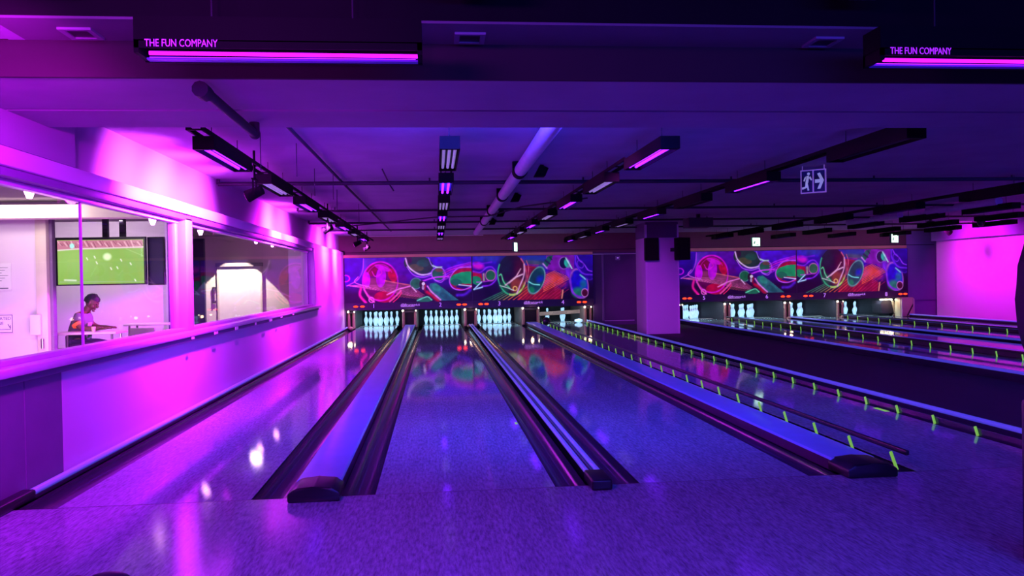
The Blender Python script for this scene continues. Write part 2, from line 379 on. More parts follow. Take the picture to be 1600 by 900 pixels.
wbk('corner_wall_low', 13.56, 14.9, YF+.03, YF+.1, -.16, .45, M['violetwall'])
wbk('rear_wall', -2.7, 14.6, 20.4, 20.5, -.2, ZC, M['darkmat'])
wbk('corner_return', -2.62, XL+.04, YF+.02, YF+.1, -.1, 2.1, M['walldark'])
# dark service door between the two lane groups, with its frame lines
dr = empty('door_1', (5.1, YF, 0), kind='structure')
def drb(name, x0, x1, z0, z1, y0, m): 
    o = box(name, x0-5.1, x1-5.1, y0, y0+.03, z0, z1, m, dr); return o
drb('door_leaf', 4.66, 5.9, .09, 1.86, -.03, M['walldark'])
drb('door_frame', 4.60, 4.655, .06, 1.90, -.04, M['panel'])
drb('door_head', 4.34, 5.95, 1.905, 1.925, -.045, M['white'])
drb('threshold', 4.66, 5.5, .05, .07, -.05, M['frame'])
ds = empty('door_sign', (5.05, YF-.045, 1.80), 'small square pink-rimmed sign high on the dark service door', 'sign')
box('sign_plate', -.06, .06, -.006, .0, -.055, .055, M['frame'], ds); box('sign_face', -.045, .045, -.011, -.006, -.04, .04, M['walldark'], ds)
box('sign_symbol', -.028, .028, -.015, -.011, -.012, .012, M['numeral'], ds)

# ------------------------------------------------------------------ square ceiling downlights in the ledge
for x, lb in ((-1.64, 'square recessed ceiling downlight left of the near left light box'), (.19, 'square recessed ceiling downlight near the middle of the dark beam'), (2.01, 'square recessed ceiling downlight beside the near right light box')):
    t = empty('recessed_downlight', (x, -.75, 2.44), lb, 'downlight', 'square downlights in the ceiling ledge')
    b = MB(); b.box(-.075, .075, -.08, -.058, -.012, .002); b.box(-.075, .075, .058, .08, -.012, .002); b.box(-.075, -.05, -.058, .058, -.012, .002); b.box(.05, .075, -.058, .058, -.012, .002)
    b.build('bezel', M['bezel'], t); box('lens', -.05, .05, -.058, .058, -.006, .002, M['dark'], t)
for x, lb in ((-1.62, 'black box speaker under the dark ceiling above the left downlight'), (.17, 'black box speaker under the dark ceiling above the middle downlight'), (1.98, 'black box speaker under the dark ceiling above the right downlight')):
    t = empty('ceiling_speaker', (x, -1.18, 2.75), lb, 'speaker', 'black speakers on the near ceiling')
    b = MB(); b.prism([(-.11, -.23), (.11, -.23), (.085, -.05), (-.085, -.05)], 'Y', -.07, .07); b.bevel(.01); b.build('cabinet', M['darkmat'], t)
    box('bracket', -.03, .03, -.02, .02, -.06, .0, M['darkmat'], t)

# ------------------------------------------------------------------ near light boxes with lettering (parallel to the foul line)
def light_box(x0, x1, y, lb):
    t = empty('blacklight_box', (x0, y, 2.228), lb, 'light fixture', 'blacklight boxes with glowing lettering')
    L = x1-x0
    b = MB(); b.box(0, L, -.075, .075, .045, .15); b.box(0, L, .06, .075, -.01, .05); b.box(0, .02, -.075, .075, -.005, .05); b.box(L-.02, L, -.075, .075, -.005, .05); b.box(0, L, -.075, -.065, .015, .05)
    b.build('housing', M['housing'], t)
    box('reflector', .02, L-.02, .02, .06, -.008, .0, M['reflector'], t)
    b = MB(); b.tube((.045, -.02, .008), (L-.02, -.02, .004), .0085); b.build('tube', M['tubemag'], t, True)
    b = MB(); b.tube((.03, .03, .0), (L-.03, .03, .0), .006); b.build('tube', M['tube'], t, True)
    text('lettering', 'THE FUN COMPANY', .045, (.045, -.078, .020), M['legend'], t, .001, 'LEFT', sx=.72)
    for k in (.25*L, .75*L):
        b = MB(); b.tube((k, 0, .15), (k, 0, .51), .004, n=6); b.build('hanger', M['darkmat'], t)
    return t
light_box(-1.245, -.04, -1.12, 'black blacklight box with THE FUN COMPANY lettering, near left under the dark beam')
light_box(2.06, 3.32, -1.12, 'black blacklight box with THE FUN COMPANY lettering, cut off at the right edge')

# ------------------------------------------------------------------ rows of blacklight fixtures along the lanes
def make_fixture(kind):
    t = empty('blacklight_fixture', (0, 0, 2.25))
    L = 1.2; W = .078
    b = MB(); b.box(-W, W, 0, L, .06, .10); b.box(-W, -W+.008, 0, L, 0, .06); b.box(W-.008, W, 0, L, 0, .06); b.box(-W, W, -.03, .02, 0, .10); b.box(-W, W, L-.02, L, 0, .10)
    hs_ = b.build('housing', M['housing'], t)
    box('reflector', -W+.012, W-.012, .02, L-.02, .052, .06, M['reflector'] if kind != 'pale' else M['darkmat'], hs_)
    xs = {'lit': (-.03, .03), 'pale': (-.045, 0, .045), 'off': (-.03, .03)}[kind]
    for x in xs:
        b = MB(); b.tube((x, .04, .028), (x, L-.04, .028), .013, n=8)
        b.build('tube', {'lit': M['tube'], 'pale': M['tubewhite'], 'off': M['darkmat']}[kind], t, True)
    for y in (.2, 1.0):
        b = MB(); b.tube((0, y, .10), (0, y, .25), .004, n=5); b.build('hanger', M['darkmat'], t)
    return t
protos = {}
def put_fixture(kind, x, y, lb, grp, z=2.25):
    if kind not in protos: protos[kind] = make_fixture(kind); t = protos[kind]
    else: t = copy_tree(protos[kind])
    t.location = (x, y, z); tag(t, lb, 'light fixture', grp); return t
ORD = ['nearest', 'second', 'third', 'fourth', 'fifth', 'sixth', 'seventh', 'farthest']
YS = [1.45, 3.52, 5.62, 7.74, 9.85, 11.9, 13.9, 15.7]
kn = {'lit': 'blacklight fixture with glowing violet tubes', 'pale': 'fixture with dull lavender tubes', 'off': 'unlit black fixture'}
rows = [(-1.70, 'in the row along the left wall', ['lit', 'pale', 'lit', 'pale', 'lit', 'pale', 'lit'], 'fixtures along the left wall'),
        (.13, 'in the row over lane two', ['pale', 'lit', 'pale', 'lit', 'pale', 'lit', 'pale'], 'fixtures over lane two'),
        (1.86, 'in the row right of the round duct', ['lit', 'pale', 'lit', 'pale', 'lit', 'pale', 'lit'], 'fixtures over lane three'),
        (3.62, 'in the row over lane four', ['off', 'lit', 'off', 'lit', 'pale', 'lit', 'pale', 'lit'], 'fixtures over lane four')]
for x, where, ks, grp in rows:
    for i, k in enumerate(ks):
        put_fixture(k, x, YS[i]-(.45 if (x > 3 and i == 0) else 0), '%s %s %s' % (ORD[i], kn[k], where), grp)
for x, where, ys_, grp in ((7.62, 'in the row over lane five', [4.9, 7.15, 9.3, 11.3, 13.3, 15.2], 'dark fixtures over lane five'),
                           (9.35, 'in the row over lane six', [7.3, 9.2, 11.2, 13.4, 15.3], 'dark fixtures over lane six'),
                           (10.95, 'in the row over lane seven', [9.2, 11.1, 13.2, 15.2], 'dark fixtures over lane seven'),
                           (12.35, 'in the row over lane eight', [11.2, 13.0, 15.0], 'dark fixtures over lane eight')):
    for i, y in enumerate(ys_):
        k = 'lit' if (i % 2 == (0 if x in (9.35, 12.35) else 1)) else 'off'
        put_fixture(k, x, y, '%s %s %s' % (ORD[i], kn[k], where), grp, 2.25)
# long carrier tracks above the rows
for x, y0, y1, lb in ((-1.70, 1.2, 16.9, 'long black carrier track above the left wall fixtures'), (.13, 3.2, 16.9, 'long black carrier track above the lane two fixtures'), (1.86, 2.7, 16.9, 'long black carrier track right of the round duct'), (3.62, 1.0, 16.9, 'long black carrier track above the lane four fixtures'), (7.62, 4.6, 16.9, 'long black carrier track above the lane five fixtures')):
    b = MB(); b.box(x-.06, x-.045, y0, y1, 2.352, 2.385); b.box(x+.045, x+.06, y0, y1, 2.352, 2.385)
    y = y0
    while y < y1: b.box(x-.05, x+.05, y, y+.02, 2.352, 2.362); y += .45
    tag(b.build('carrier_track', M['housing']), lb, 'track')
# thin drop rods by the left row
for k, (x, y) in enumerate(((-1.45, 2.2), (-1.22, 2.6), (-1.3, 4.2), (-1.15, 4.6), (-1.3, 6.2), (-1.2, 8.2))):
    b = MB(); b.tube((x, y, 2.20), (x, y, ZC), .004, n=5)
    tag(b.build('drop_rod', M['pipe']), 'thin dark drop rod beside the left fixture row, %s from the viewer' % ORD[k], 'rod', 'thin rods by the left row')
# wall-washing can lights
def can_light(loc, d, lb, grp, glow=M['spotface'], s=1.0):
    t = empty('can_light', loc, lb, 'spotlight', grp)
    d = Vector(d).normalized()
    b = MB(); b.tube(-d*.10*s, d*.10*s, .055*s, .075*s, 14); b.build('can', M['housing'], t, True)
    b = MB(); b.tube(d*.1005*s, d*.1035*s, .066*s, .066*s, 14); b.build('lens', glow, t)
    b = MB(); b.box(-.008, .008, -.085*s, -.075*s, -.02, .16*s); b.box(-.008, .008, .075*s, .085*s, -.02, .16*s); b.box(-.015, .015, -.085*s, .085*s, .155*s, .17*s); b.tube((0, 0, .16*s), (0, 0, ZC-loc[2]), .012, n=8); b.build('yoke', M['housing'], t)
    return t
M['magface'] = emis('magenta_lamp_face', (1, .02, 1), 3)
for i, (x, y) in enumerate(WASH):
    can_light((x+.02, y, 2.10), (-.8, .1, -.34), ['nearest', 'second', 'third', 'farthest'][i]+' black can light of the left fixture row, aimed at the magenta wall', 'can lights washing the left wall', M['magface'], .8)
for i, y in enumerate((14.2, 10.8)):
    can_light((12.9, y, 2.28), (1.1, 0, -.8), ['far black can light aimed at the right magenta wall', 'nearer black can light aimed at the right magenta wall'][i], 'can lights washing the right wall', M['magface'])
# dome cameras on the right ceiling
for x, y, lb in ((12.2, 12.0, 'black dome camera hanging before the right magenta wall'), (11.0, 12.0, 'black dome camera hanging left of the right magenta wall')):
    t = empty('dome_camera', (x, y, ZC), lb, 'camera', 'dome cameras on the right ceiling')
    b = MB(); b.tube((0, 0, 0), (0, 0, -.14), .03); b.tube((0, 0, -.12), (0, 0, -.16), .085, n=16); b.build('mount', M['darkmat'], t, True)
    b = MB(); b.sphere((0, 0, -.17), .078, n=16); b.build('dome', M['dark'], t, True)

# ------------------------------------------------------------------ pipes, conduits, duct
def pipe(name, pts, r, m, lb, cat='pipe', grp=None, extra=None):
    b = MB()
    for a, q in zip(pts, pts[1:]): b.tube(a, q, r, n=10)
    for q in pts[1:-1]: b.sphere(q, r*1.02, n=10)
    if extra: extra(b)
    return tag(b.build(name, m, None, True), lb, cat, grp)
def elbow(b): b.tube((-1.13, .52, 2.20), (-1.13, .52, 2.27), .032); b.sphere((-1.13, .53, 2.2), .036); b.tube((-1.13, -.66, 2.2), (-1.13, -.55, 2.2), .04)
pipe('sprinkler_pipe', [(-1.13, -.66, 2.21), (-1.13, .53, 2.2)], .026, M['pipe'], 'short thick dark pipe with elbow below the left soffit', extra=elbow)
pipe('conduit', [(-1.12, 1.3, 2.46), (-1.10, 6, 2.46), (-1.04, 14.5, 2.46)], .016, M['pipe'], 'thin dark conduit running down the left ceiling towards the murals')
pipe('conduit', [(-.55, 4.0, 2.46), (-.55, 5.3, 2.46), (-.5, 5.35, 2.38)], .008, M['pipe'], 'very thin short conduit between the left row and lane two row')
for i, (y, x0, lb) in enumerate(((5.05, -2.55, 'nearest dark pipe crossing the whole ceiling'), (8.75, -2.25, 'second dark pipe crossing the whole ceiling'), (11.5, -2.5, 'third dark pipe crossing the whole ceiling'), (13.8, -2.5, 'farthest dark pipe crossing the whole ceiling'))):
    def clamps(b, y=y, x0=x0):
        x = x0+.6
        while x < 13.5: b.tube((x, y, 2.44), (x, y, ZC), .012, n=6); x += 1.9
        b.tube((x0, y, 2.44), (x0, y, 2.50), .02, n=8)
    pipe('ceiling_pipe', [(x0, y, 2.44), (13.7, y-.1, 2.44)], .024 if i == 0 else .02, M['pipe'], lb, grp='dark pipes crossing the ceiling', extra=clamps)
pipe('diagonal_cable', [(-1.9, 12.0, 2.40), (0, 9.75, 2.40), (.9, 8.5, 2.31), (1.4, 7.8, 2.40), (2.2, 6.6, 2.40)], .012, M['pipe'], 'thin dark cable running diagonally under the ceiling', 'cable')
pipe('pale_strip', [(-1.9, 16.6, 2.46), (1.3, 16.6, 2.46)], .008, M['frame'], 'thin pale pipe crossing the far ceiling above murals')
dt = empty('round_duct', (.9, 0, 2.40), 'segmented round ventilation duct glowing violet, running down the ceiling over lane three', 'duct')
segs = [.78, 3.75, 6.2, 8.6, 11.0, 14.6]
for i, (a, q) in enumerate(zip(segs, segs[1:])):
    b = MB(); b.tube((.02*i, a+.06, .0), (.02*i+.02, q-.06, .0), .068, n=20); b.build('duct_segment', M['duct'], dt, True)
    if i: b = MB(); b.tube((.02*i, a-.09, 0), (.02*i, a+.09, 0), .078, n=20); b.box(-.08+.02*i, .08+.02*i, a-.03, a+.03, .0, .1); b.build('collar', M['housing'], dt, True)
for i, y in enumerate((4.0, 6.75, 9.4, 11.4)):
    t = empty('ceiling_wedge_speaker', (1.17, y, 2.46), '%s small dark wedge speaker right of the round duct' % ORD[i], 'speaker', 'wedge speakers beside the duct')
    b = MB(); b.prism([(-.07, -.09), (.05, -.09), (.09, .0), (-.0, .04)], 'Y', -.06, .06); b.bevel(.006); b.build('cabinet', M['housing'], t)
    b = MB(); b.tube((.03, 0, -.02), (.03, 0, .04), .012); b.build('bracket', M['housing'], t)
for x, lb in ((.93, 'black clamp plate at the near end of the round duct'), (1.16, 'black clamp plate right of the near duct end')):
    tag(box('clamp_plate', x-.06, x+.05, 1.16, 1.24, 2.475, 2.5, M['housing']), lb, 'bracket')
# right-hand round duct piece seen between the dark fixtures
dt = empty('round_duct', (8.9, 0, 2.40), 'bright magenta round duct among the right-hand fixtures', 'duct')
for a, q in ((7.6, 9.5), (10.4, 12.4)):
    b = MB(); b.tube((.4, a, 0), (.4, q, 0), .07, n=16); b.build('duct_segment', M['duct'], dt, True)

# ------------------------------------------------------------------ running man exit sign
t = empty('exit_sign', (4.36, 4.1, 2.45), 'hanging exit sign with running figure and right arrow under the ceiling', 'sign', rz=math.radians(-38))
box('sign_plate', -.135, .135, 0, .02, -.265, -.005, M['signdark'], t)
b = MB()
for x0, x1, z0, z1 in ((-.14, .14, -.012, .0), (-.14, .14, -.27, -.258), (-.14, -.128, -.27, 0), (.128, .14, -.27, 0), (-.008, .008, -.27, 0)): b.box(x0, x1, -.006, .026, z0, z1)
b.build('sign_frame', M['signframe'], t)
b = MB()
b.prism([(.02, -.155), (.02, -.115), (.075, -.115), (.045, -.05), (.075, -.04), (.118, -.13), (.078, -.225), (.045, -.225), (.075, -.155)], 'Y', -.006, 0)
b.build('arrow', M['signwhite'], t)
b = MB()
b.tube((-.05, -.006, -.045), (-.05, 0, -.045), .016, n=10)
for p in ([(-.07, -.07), (-.045, -.065), (-.055, -.15), (-.085, -.145)], [(-.075, -.07), (-.095, -.085), (-.108, -.125), (-.095, -.13), (-.083, -.10)], [(-.05, -.09), (-.022, -.125), (-.012, -.115), (-.03, -.075)],
          [(-.062, -.145), (-.045, -.235), (-.062, -.24), (-.078, -.15)], [(-.085, -.14), (-.088, -.19), (-.125, -.2), (-.12, -.225), (-.072, -.205), (-.066, -.15)]):
    b.prism(p, 'Y', -.006, 0)
b.build('running_figure', M['signwhite'], t)
b = MB(); b.tube((.12, .01, 0), (.12, .01, .06), .006, n=6); b.tube((-.12, .01, 0), (-.12, .01, .06), .004, n=6); b.build('hanger', M['signframe'], t)
# lit exit boxes near the murals
for x, y, z, rz, lb in ((8.73, 16.2, 2.16, .25, 'glowing green exit sign above the mural of lanes five and six'), (12.35, 15.6, 2.18, .3, 'glowing green exit sign above the mural near lane eight'), (2.1, 15.9, 2.10, 1.15, 'narrow glowing exit sign seen edge-on above lane three')):
    t = empty('exit_sign', (x, y, z), lb, 'sign', 'glowing exit boxes by the murals', rz)
    box('sign_box', -.13, .13, .0, .05, -.12, .12, M['exitdark'], t); box('lit_face', -.12, .12, -.005, 0, -.11, .11, M['exitgreen'], t)
    b = MB(); b.prism([(-.09, -.03), (-.05, .03), (-.03, .03), (-.05, -.06), (-.07, -.06)], 'Y', -.008, -.005); b.box(.0, .08, -.008, -.005, -.085, -.07); b.build('pictogram', M['exitdark'], t)
    b = MB(); b.tube((0, .025, .12), (0, .025, 2.5-z), .006, n=6); b.build('hanger', M['darkmat'], t)

# ------------------------------------------------------------------ column with speakers
col = empty('column', (4.78, 13.0, -.055), 'square violet-lit pillar between lane four and lane five', 'column')
o = box('shaft', 0, .76, 0, .9, 0, 2.20, M['column'], col, .008)
o = box('unlit_shaft_top', -.0, .76, 0.0, .9, 2.20, 2.555, M['walldark'], col)  # unlit top of the pillar put in as a darker block
o = box('corner_guard', -.012, .03, -.012, .03, 0, 2.5, M['frame'], col); o = box('corner_guard', .735, .772, -.012, .03, 0, 2.5, M['frame'], col)
for x, rz, lb in ((4.79, .06, 'black speaker on the left of the pillar, facing forward'), (5.50, .38, 'black speaker on the right of the pillar, turned outward')):
    t = empty('wall_speaker', (x, 12.62, 1.62), lb, 'speaker', 'black speakers on the pillar', rz)
    b = MB(); b.prism([(-.155, -.12), (.155, -.12), (.11, .13), (-.11, .13)], 'Z', 0, .50); b.bevel(.01); cb_ = b.build('cabinet', M['housing'], t, True)
    box('grille', -.14, .14, -.128, -.12, .015, .485, M['nearceil'], cb_)
    box('bracket', -.03, .03, .13, .36, .2, .28, M['darkmat'], t)
t = empty('projector_box', (5.3, 10.85, ZC), 'black projector box hanging from the ceiling before the pillar', 'projector')
b = MB(); b.box(-.25, .25, -.15, .25, -.27, -.08); b.bevel(.01); b.build('case', M['darkmat'], t, True); box('mount', -.03, .03, 0, .06, -.09, 0, M['darkmat'], t)

# ------------------------------------------------------------------ lanes
GR = .1175
def gutter_mesh(x0, x1, y0, y1):
    b = MB(); n = 10; c_ = (x0+x1)/2; r = (x1-x0)/2
    pts = [(c_-r*math.cos(PI*k/n), -.012-.085*math.sin(PI*k/n)) for k in range(n+1)]
    pts = [(x0-.0, -.005)]+pts+[(x1, -.005)]
    low = [(x1, -.13), (x0, -.13)]
    b.prism(pts+low, 'Y', y0, y1)
    return b
for i, (a, q) in enumerate(LANES):
    t = empty('bowling_lane', ((a+q)/2, 0, 0), 'glossy bowling lane number %s, counted from the left wall' % NW[i], 'bowling lane', 'bowling lanes')
    m_ = (a+q)/2; h_ = (q-a)/2
    b = MB(); b.box(-h_, h_, .0, 18.0, -.12, 0); b.build('lane_surface', M['lane'], t)
    b = MB(); b.box(-h_, h_, 18.0, LEN, -.12, 0); b.build('pin_deck', M['lane'], t)
    box('deck_strip', -h_, h_, 17.86, 18.06, .0, .004, M['creamtrim'], t)
    gl, gr = GUT[i]
    b = gutter_mesh(-h_-gl, -h_, 0, 17.0); b.build('gutter', M['gutter'], t, True)
    b = gutter_mesh(h_, h_+gr, 0, 17.0); b.build('gutter', M['gutter'], t, True)

# cappings between lanes 1-2, 3-4 (wide) and 2-3 (double tube)
def wide_cap(name, x0, x1, y0, y1, lb):
    t = empty(name, ((x0+x1)/2, y0, 0), lb, 'lane divider', 'dividers between lanes'); h_ = (x1-x0)/2; L = y1-y0
    b = MB(); b.prism([(-h_, .060), (-h_+.01, .074), (-h_*.6, .079), (h_*.6, .079), (h_-.01, .074), (h_, .060)], 'Y', .12, L); b.build('capping', M['cap'], t, True)
    b = MB(); b.box(-h_+.004, h_-.004, .12, L, -.14, .062); b.build('side_skirt', M['skirt'], t)
    b = MB(); b.prism([(-h_-.012, .0), (-h_-.012, .052), (-h_*.75, .082), (0, .089), (h_*.75, .082), (h_+.012, .052), (h_+.012, .0)], 'Y', -.12, .14); b.bevel(.012); b.build('end_cap', M['dark'], t, True)
    b = MB(); b.prism([(-h_-.006, -.0), (-h_-.006, .055), (-h_*.75, .082), (0, .089), (h_*.75, .082), (h_+.006, .055), (h_+.006, .0)], 'Y', L-.3, L); b.build('end_cap', M['dark'], t, True)
    return t
wide_cap('lane_divider', -.845, -.575, 0, 17.1, 'wide pale divider between lanes one and two with a black end cap')
wide_cap('lane_divider', 2.47, 2.765, 0, 17.1, 'wide blue-lit divider between lanes three and four')
wide_cap('lane_divider', 8.29, 8.58, 0, 17.1, 'wide divider between lanes five and six')
wide_cap('lane_divider', 11.64, 11.92, 0, 17.1, 'wide divider between lanes seven and eight')
def twin_rail(x, lb):
    t = empty('lane_divider', (x, 0, 0), lb, 'lane divider', 'dividers between lanes')
    for s in (-.036, .036):
        b = MB(); b.tube((s, .1, .042), (s, 17.1, .042), .017, n=10); b.build('tube_rail', M['railtop'], t, True)
    b = MB(); b.box(-.022, .022, .0, 17.1, -.13, .03); b.build('web', M['gutter'], t)
    b = MB(); b.box(-.062, .062, -.14, .12, .0, .066); b.bevel(.014, 3); b.build('end_cap', M['dark'], t, True)
twin_rail(.946, 'narrow twin-tube divider between lanes two and three with a black end block')
twin_rail(10.108, 'narrow twin-tube divider between lanes six and seven')
# edge rails
def edge_rail(x, zt, lb, y0, side, cap):
    t = empty('edge_rail', (x, 0, 0), lb, 'rail', 'edge rails along the outer gutters')
    b = MB(); b.tube((0, y0, zt), (0, 17.1, zt), .022, n=12); b.build('tube_rail', M['railtop'], t, True)
    b = MB(); b.box(-.012-.01, .012+.01, y0, 17.1, -.16, zt-.015); b.build('side_board', M['gutter'], t)
    if cap: b = MB(); b.box(-.04, .04, y0-.45, y0+.02, .0, zt+.028); b.bevel(.015, 3); b.build('end_cap', M['dark'], t, True)
    return t
edge_rail(-2.405, .03, 'blue edge rail against the left wall beside lane one', .22, -1, True)
edge_rail(4.235, .07, 'blue edge rail along the right side of lane four', .0, 1, True)
edge_rail(6.755, .05, 'blue edge rail along the left side of lane five', .0, -1, True)
edge_rail(13.47, .06, 'blue edge rail along the right side of lane eight', .0, 1, True)
# raised bumpers: dark bar on leaning green fluorescent stanchions
def bumper(x, zt, y0, lb, barz, green_h, bar=True, lean=.07):
    t = empty('bumper', (x, 0, 0), lb, 'bumper', 'gutter bumpers on green stanchions')
    if bar: b = MB(); b.box(-.012, .012, y0-.12, 16.9, barz, barz+.032); b.bevel(.006); b.build('bar', M['dark'], t, True)
    else: b = MB(); b.box(.012, .02, .0, 16.9, -.06, barz); b.build('bar', M['gutter'], t)
    b = MB(); R = Matrix.Rotation(-math.atan2(lean, green_h), 3, 'X'); b.obox((0, 0, 0), .012, .018, math.hypot(lean, green_h), R)
    me = b.mesh('stanchion'); me.materials.append(M['green'])
    y = y0
    while y < 16.8:
        o = bpy.data.objects.new('stanchion', me); COL.objects.link(o); o.parent = t; o.location = (0, y+.03, zt+green_h/2-.004); y += .517
bumper(2.868, .004, .05, 'raised bumper with green stanchions on the left side of lane four', .115, .10)
bumper(4.062, .0, .93, 'raised bumper with green stanchions on the right side of lane four', .05, .066, False, .03)
bumper(8.11, .0, .4, 'raised bumper with green stanchions on the right side of lane five', .085, .08, True, .02)
bumper(11.456, .0, .4, 'raised bumper with green stanchions on the right side of lane seven', .085, .08, True, .02)
tag(box('glow_sticker', 3.99, 4.03, 2.06, 2.26, -.001, .003, M['green']), 'small glowing green sticker on the right edge of lane four', 'sticker')
tag(box('glow_sticker', .66, .68, 2.08, 2.16, -.001, .003, M['green']), 'tiny green dot at the right edge of lane two', 'sticker')

# ------------------------------------------------------------------ pins
PROF = [(.026, 0), (.0286, .004), (.036, .02), (.0455, .057), (.0535, .086), (.0605, .114), (.058, .149), (.0465, .184), (.0372, .200), (.0286, .222), (.0239, .241), (.0228, .254), (.0237, .275), (.0262, .301), (.0305, .325), (.0323, .343), (.030, .358), (.0225, .371), (.010, .379), (.002, .381)]
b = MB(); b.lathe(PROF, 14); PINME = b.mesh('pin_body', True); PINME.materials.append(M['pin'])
b = MB(); b.lathe([(.0292, .222), (.0296, .224), (.0268, .233), (.0262, .233)], 14); b.lathe([(.0236, .254), (.0242, .256), (.0246, .265), (.024, .265)], 14); STRME = b.mesh('neck_stripe', True); STRME.materials.append(M['stripe'])
POS = {1: (0, 0), 2: (-.1524, .264), 3: (.1524, .264), 4: (-.3048, .528), 5: (0, .528), 6: (.3048, .528), 7: (-.4572, .792), 8: (-.1524, .792), 9: (.1524, .792), 10: (.4572, .792)}
PN = {1: 'front head pin', 2: 'second-row left pin', 3: 'second-row right pin', 4: 'third-row left pin', 5: 'third-row middle pin', 6: 'third-row right pin', 7: 'back-left corner pin', 8: 'back-row inner left pin', 9: 'back-row inner right pin', 10: 'back-right corner pin'}
def pin(x, y, z, lb, grp, rot=(0, 0, 0)):
    t = empty('bowling_pin', (x, y, z), lb, 'bowling pin', grp); t.rotation_euler = rot
    for nm, me in (('pin_body', PINME), ('neck_stripe', STRME)):
        o = bpy.data.objects.new(nm, me); COL.objects.link(o); o.parent = t
for li, (a, q) in enumerate(LANES):
    m_ = (a+q)/2
    for k, (dx, dy) in POS.items():
        if li == 3: 
            if k not in (4, 6, 10): continue
            xx = {4: m_-.19, 6: m_+.25, 10: m_+.34}[k]
            pin(xx, 18.29+dy, 0, 'white pin left standing behind the tan sweep bar, %s' % {4: 'on the left', 6: 'nearer of the right pair', 10: 'farther of the right pair'}[k], 'pins left on lane four'); continue
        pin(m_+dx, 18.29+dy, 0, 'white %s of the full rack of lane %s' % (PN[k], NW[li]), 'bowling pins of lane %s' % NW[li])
pin(4.02, 17.75, .0, 'fallen white bowling pin lying in the gutter right of lane four', 'pins left on lane four', (PI/2, 0, 1.1))
bpy.data.objects[-1] if False else None
for o in COL.objects:
    if o.get('label', '').startswith('fallen white'): o.location = (3.90, 17.42, .062)

# ------------------------------------------------------------------ masks, header boards, machines
def cv(a): return np.array(lin(a))
class Art:
    def __init__(s, W, H, x0, x1, y0, y1, bg):
        s.W, s.H = W, H
        s.X, s.Y = np.meshgrid(np.linspace(x0, x1, W), np.linspace(y0, y1, H)); s.I = np.zeros((H, W, 3)); s.I[:] = bg; s.s = (x1-x0)/W
    def mix(s, m, c): m = np.clip(m, 0, 1)[..., None]; s.I = s.I*(1-m)+np.array(c)*m
    def ell_d(s, cx, cy_, rx, ry, a):
        a = math.radians(a); dx, dy = s.X-cx, s.Y-cy_; u = (dx*math.cos(a)+dy*math.sin(a))/rx; v = (-dx*math.sin(a)+dy*math.cos(a))/ry
        return (np.sqrt(u*u+v*v)-1)*min(rx, ry)
    def ell(s, cx, cy_, rx, ry, a, c, op=1, soft=6, clip=None):
        m = op*np.clip(.5-s.ell_d(cx, cy_, rx, ry, a)/soft, 0, 1)
        if clip is not None: m = m*clip
        s.mix(m, cv(c))
    def ring(s, cx, cy_, rx, ry, a, c, w_=6, op=1, t0=None, t1=None):
        d = np.abs(s.ell_d(cx, cy_, rx, ry, a)); m = op*np.exp(-(d/w_)**2)
        if t0 is not None:
            th = (np.degrees(np.arctan2(s.Y-cy_, s.X-cx))-t0) % 360; m = m*(th < (t1-t0) % 360)
        s.mix(m, cv(c))
    def line(s, pts, c, w_=5, op=1):
        D = np.full(s.X.shape, 1e9)
        for (ax, ay), (bx, by) in zip(pts, pts[1:]):
            vx, vy = bx-ax, by-ay; t = np.clip(((s.X-ax)*vx+(s.Y-ay)*vy)/(vx*vx+vy*vy+1e-9), 0, 1)
            D = np.minimum(D, np.hypot(s.X-ax-t*vx, s.Y-ay-t*vy))
        s.mix(op*np.exp(-(D/w_)**2), cv(c))
    def poly(s, pts, c, op=1):
        ins = np.zeros(s.X.shape, bool); n_ = len(pts)
        for i in range(n_):
            (ax, ay), (bx, by) = pts[i], pts[(i+1) % n_]
            if ay == by: continue
            cnd = (s.Y > min(ay, by)) & (s.Y <= max(ay, by)) & (s.X < (bx-ax)*(s.Y-ay)/(by-ay)+ax); ins ^= cnd
        s.mix(ins*op, cv(c))
    def curve(s, pts, c, w_=5, op=1):
        P = [np.array(p, float) for p in pts]; P = [2*P[0]-P[1]]+P+[2*P[-1]-P[-2]]; out = []
        for i in range(1, len(P)-2):
            for t in np.linspace(0, 1, 7)[:-1]:
                out.append(tuple(.5*((2*P[i])+(-P[i-1]+P[i+1])*t+(2*P[i-1]-5*P[i]+4*P[i+1]-P[i+2])*t*t+(-P[i-1]+3*P[i]-3*P[i+1]+P[i+2])*t**3)))
        out.append(tuple(P[-2])); s.line(out, c, w_, op)
    def finish(s): s.I = np.clip(s.I, 0, 1)**1.35*1.15
    def noise(s, amt, seed):
        r = np.random.RandomState(seed); g = r.rand(16, 40)
        yi = np.linspace(0, 14.99, s.H); xi = np.linspace(0, 38.99, s.W); y0_ = yi.astype(int); x0_ = xi.astype(int); fy = (yi-y0_)[:, None]; fx = (xi-x0_)[None]
        a = g[y0_][:, x0_]*(1-fy)*(1-fx)+g[y0_+1][:, x0_]*fy*(1-fx)+g[y0_][:, x0_+1]*(1-fy)*fx+g[y0_+1][:, x0_+1]*fy*fx
        s.I *= (1+amt*(a-.5)*2)[..., None]
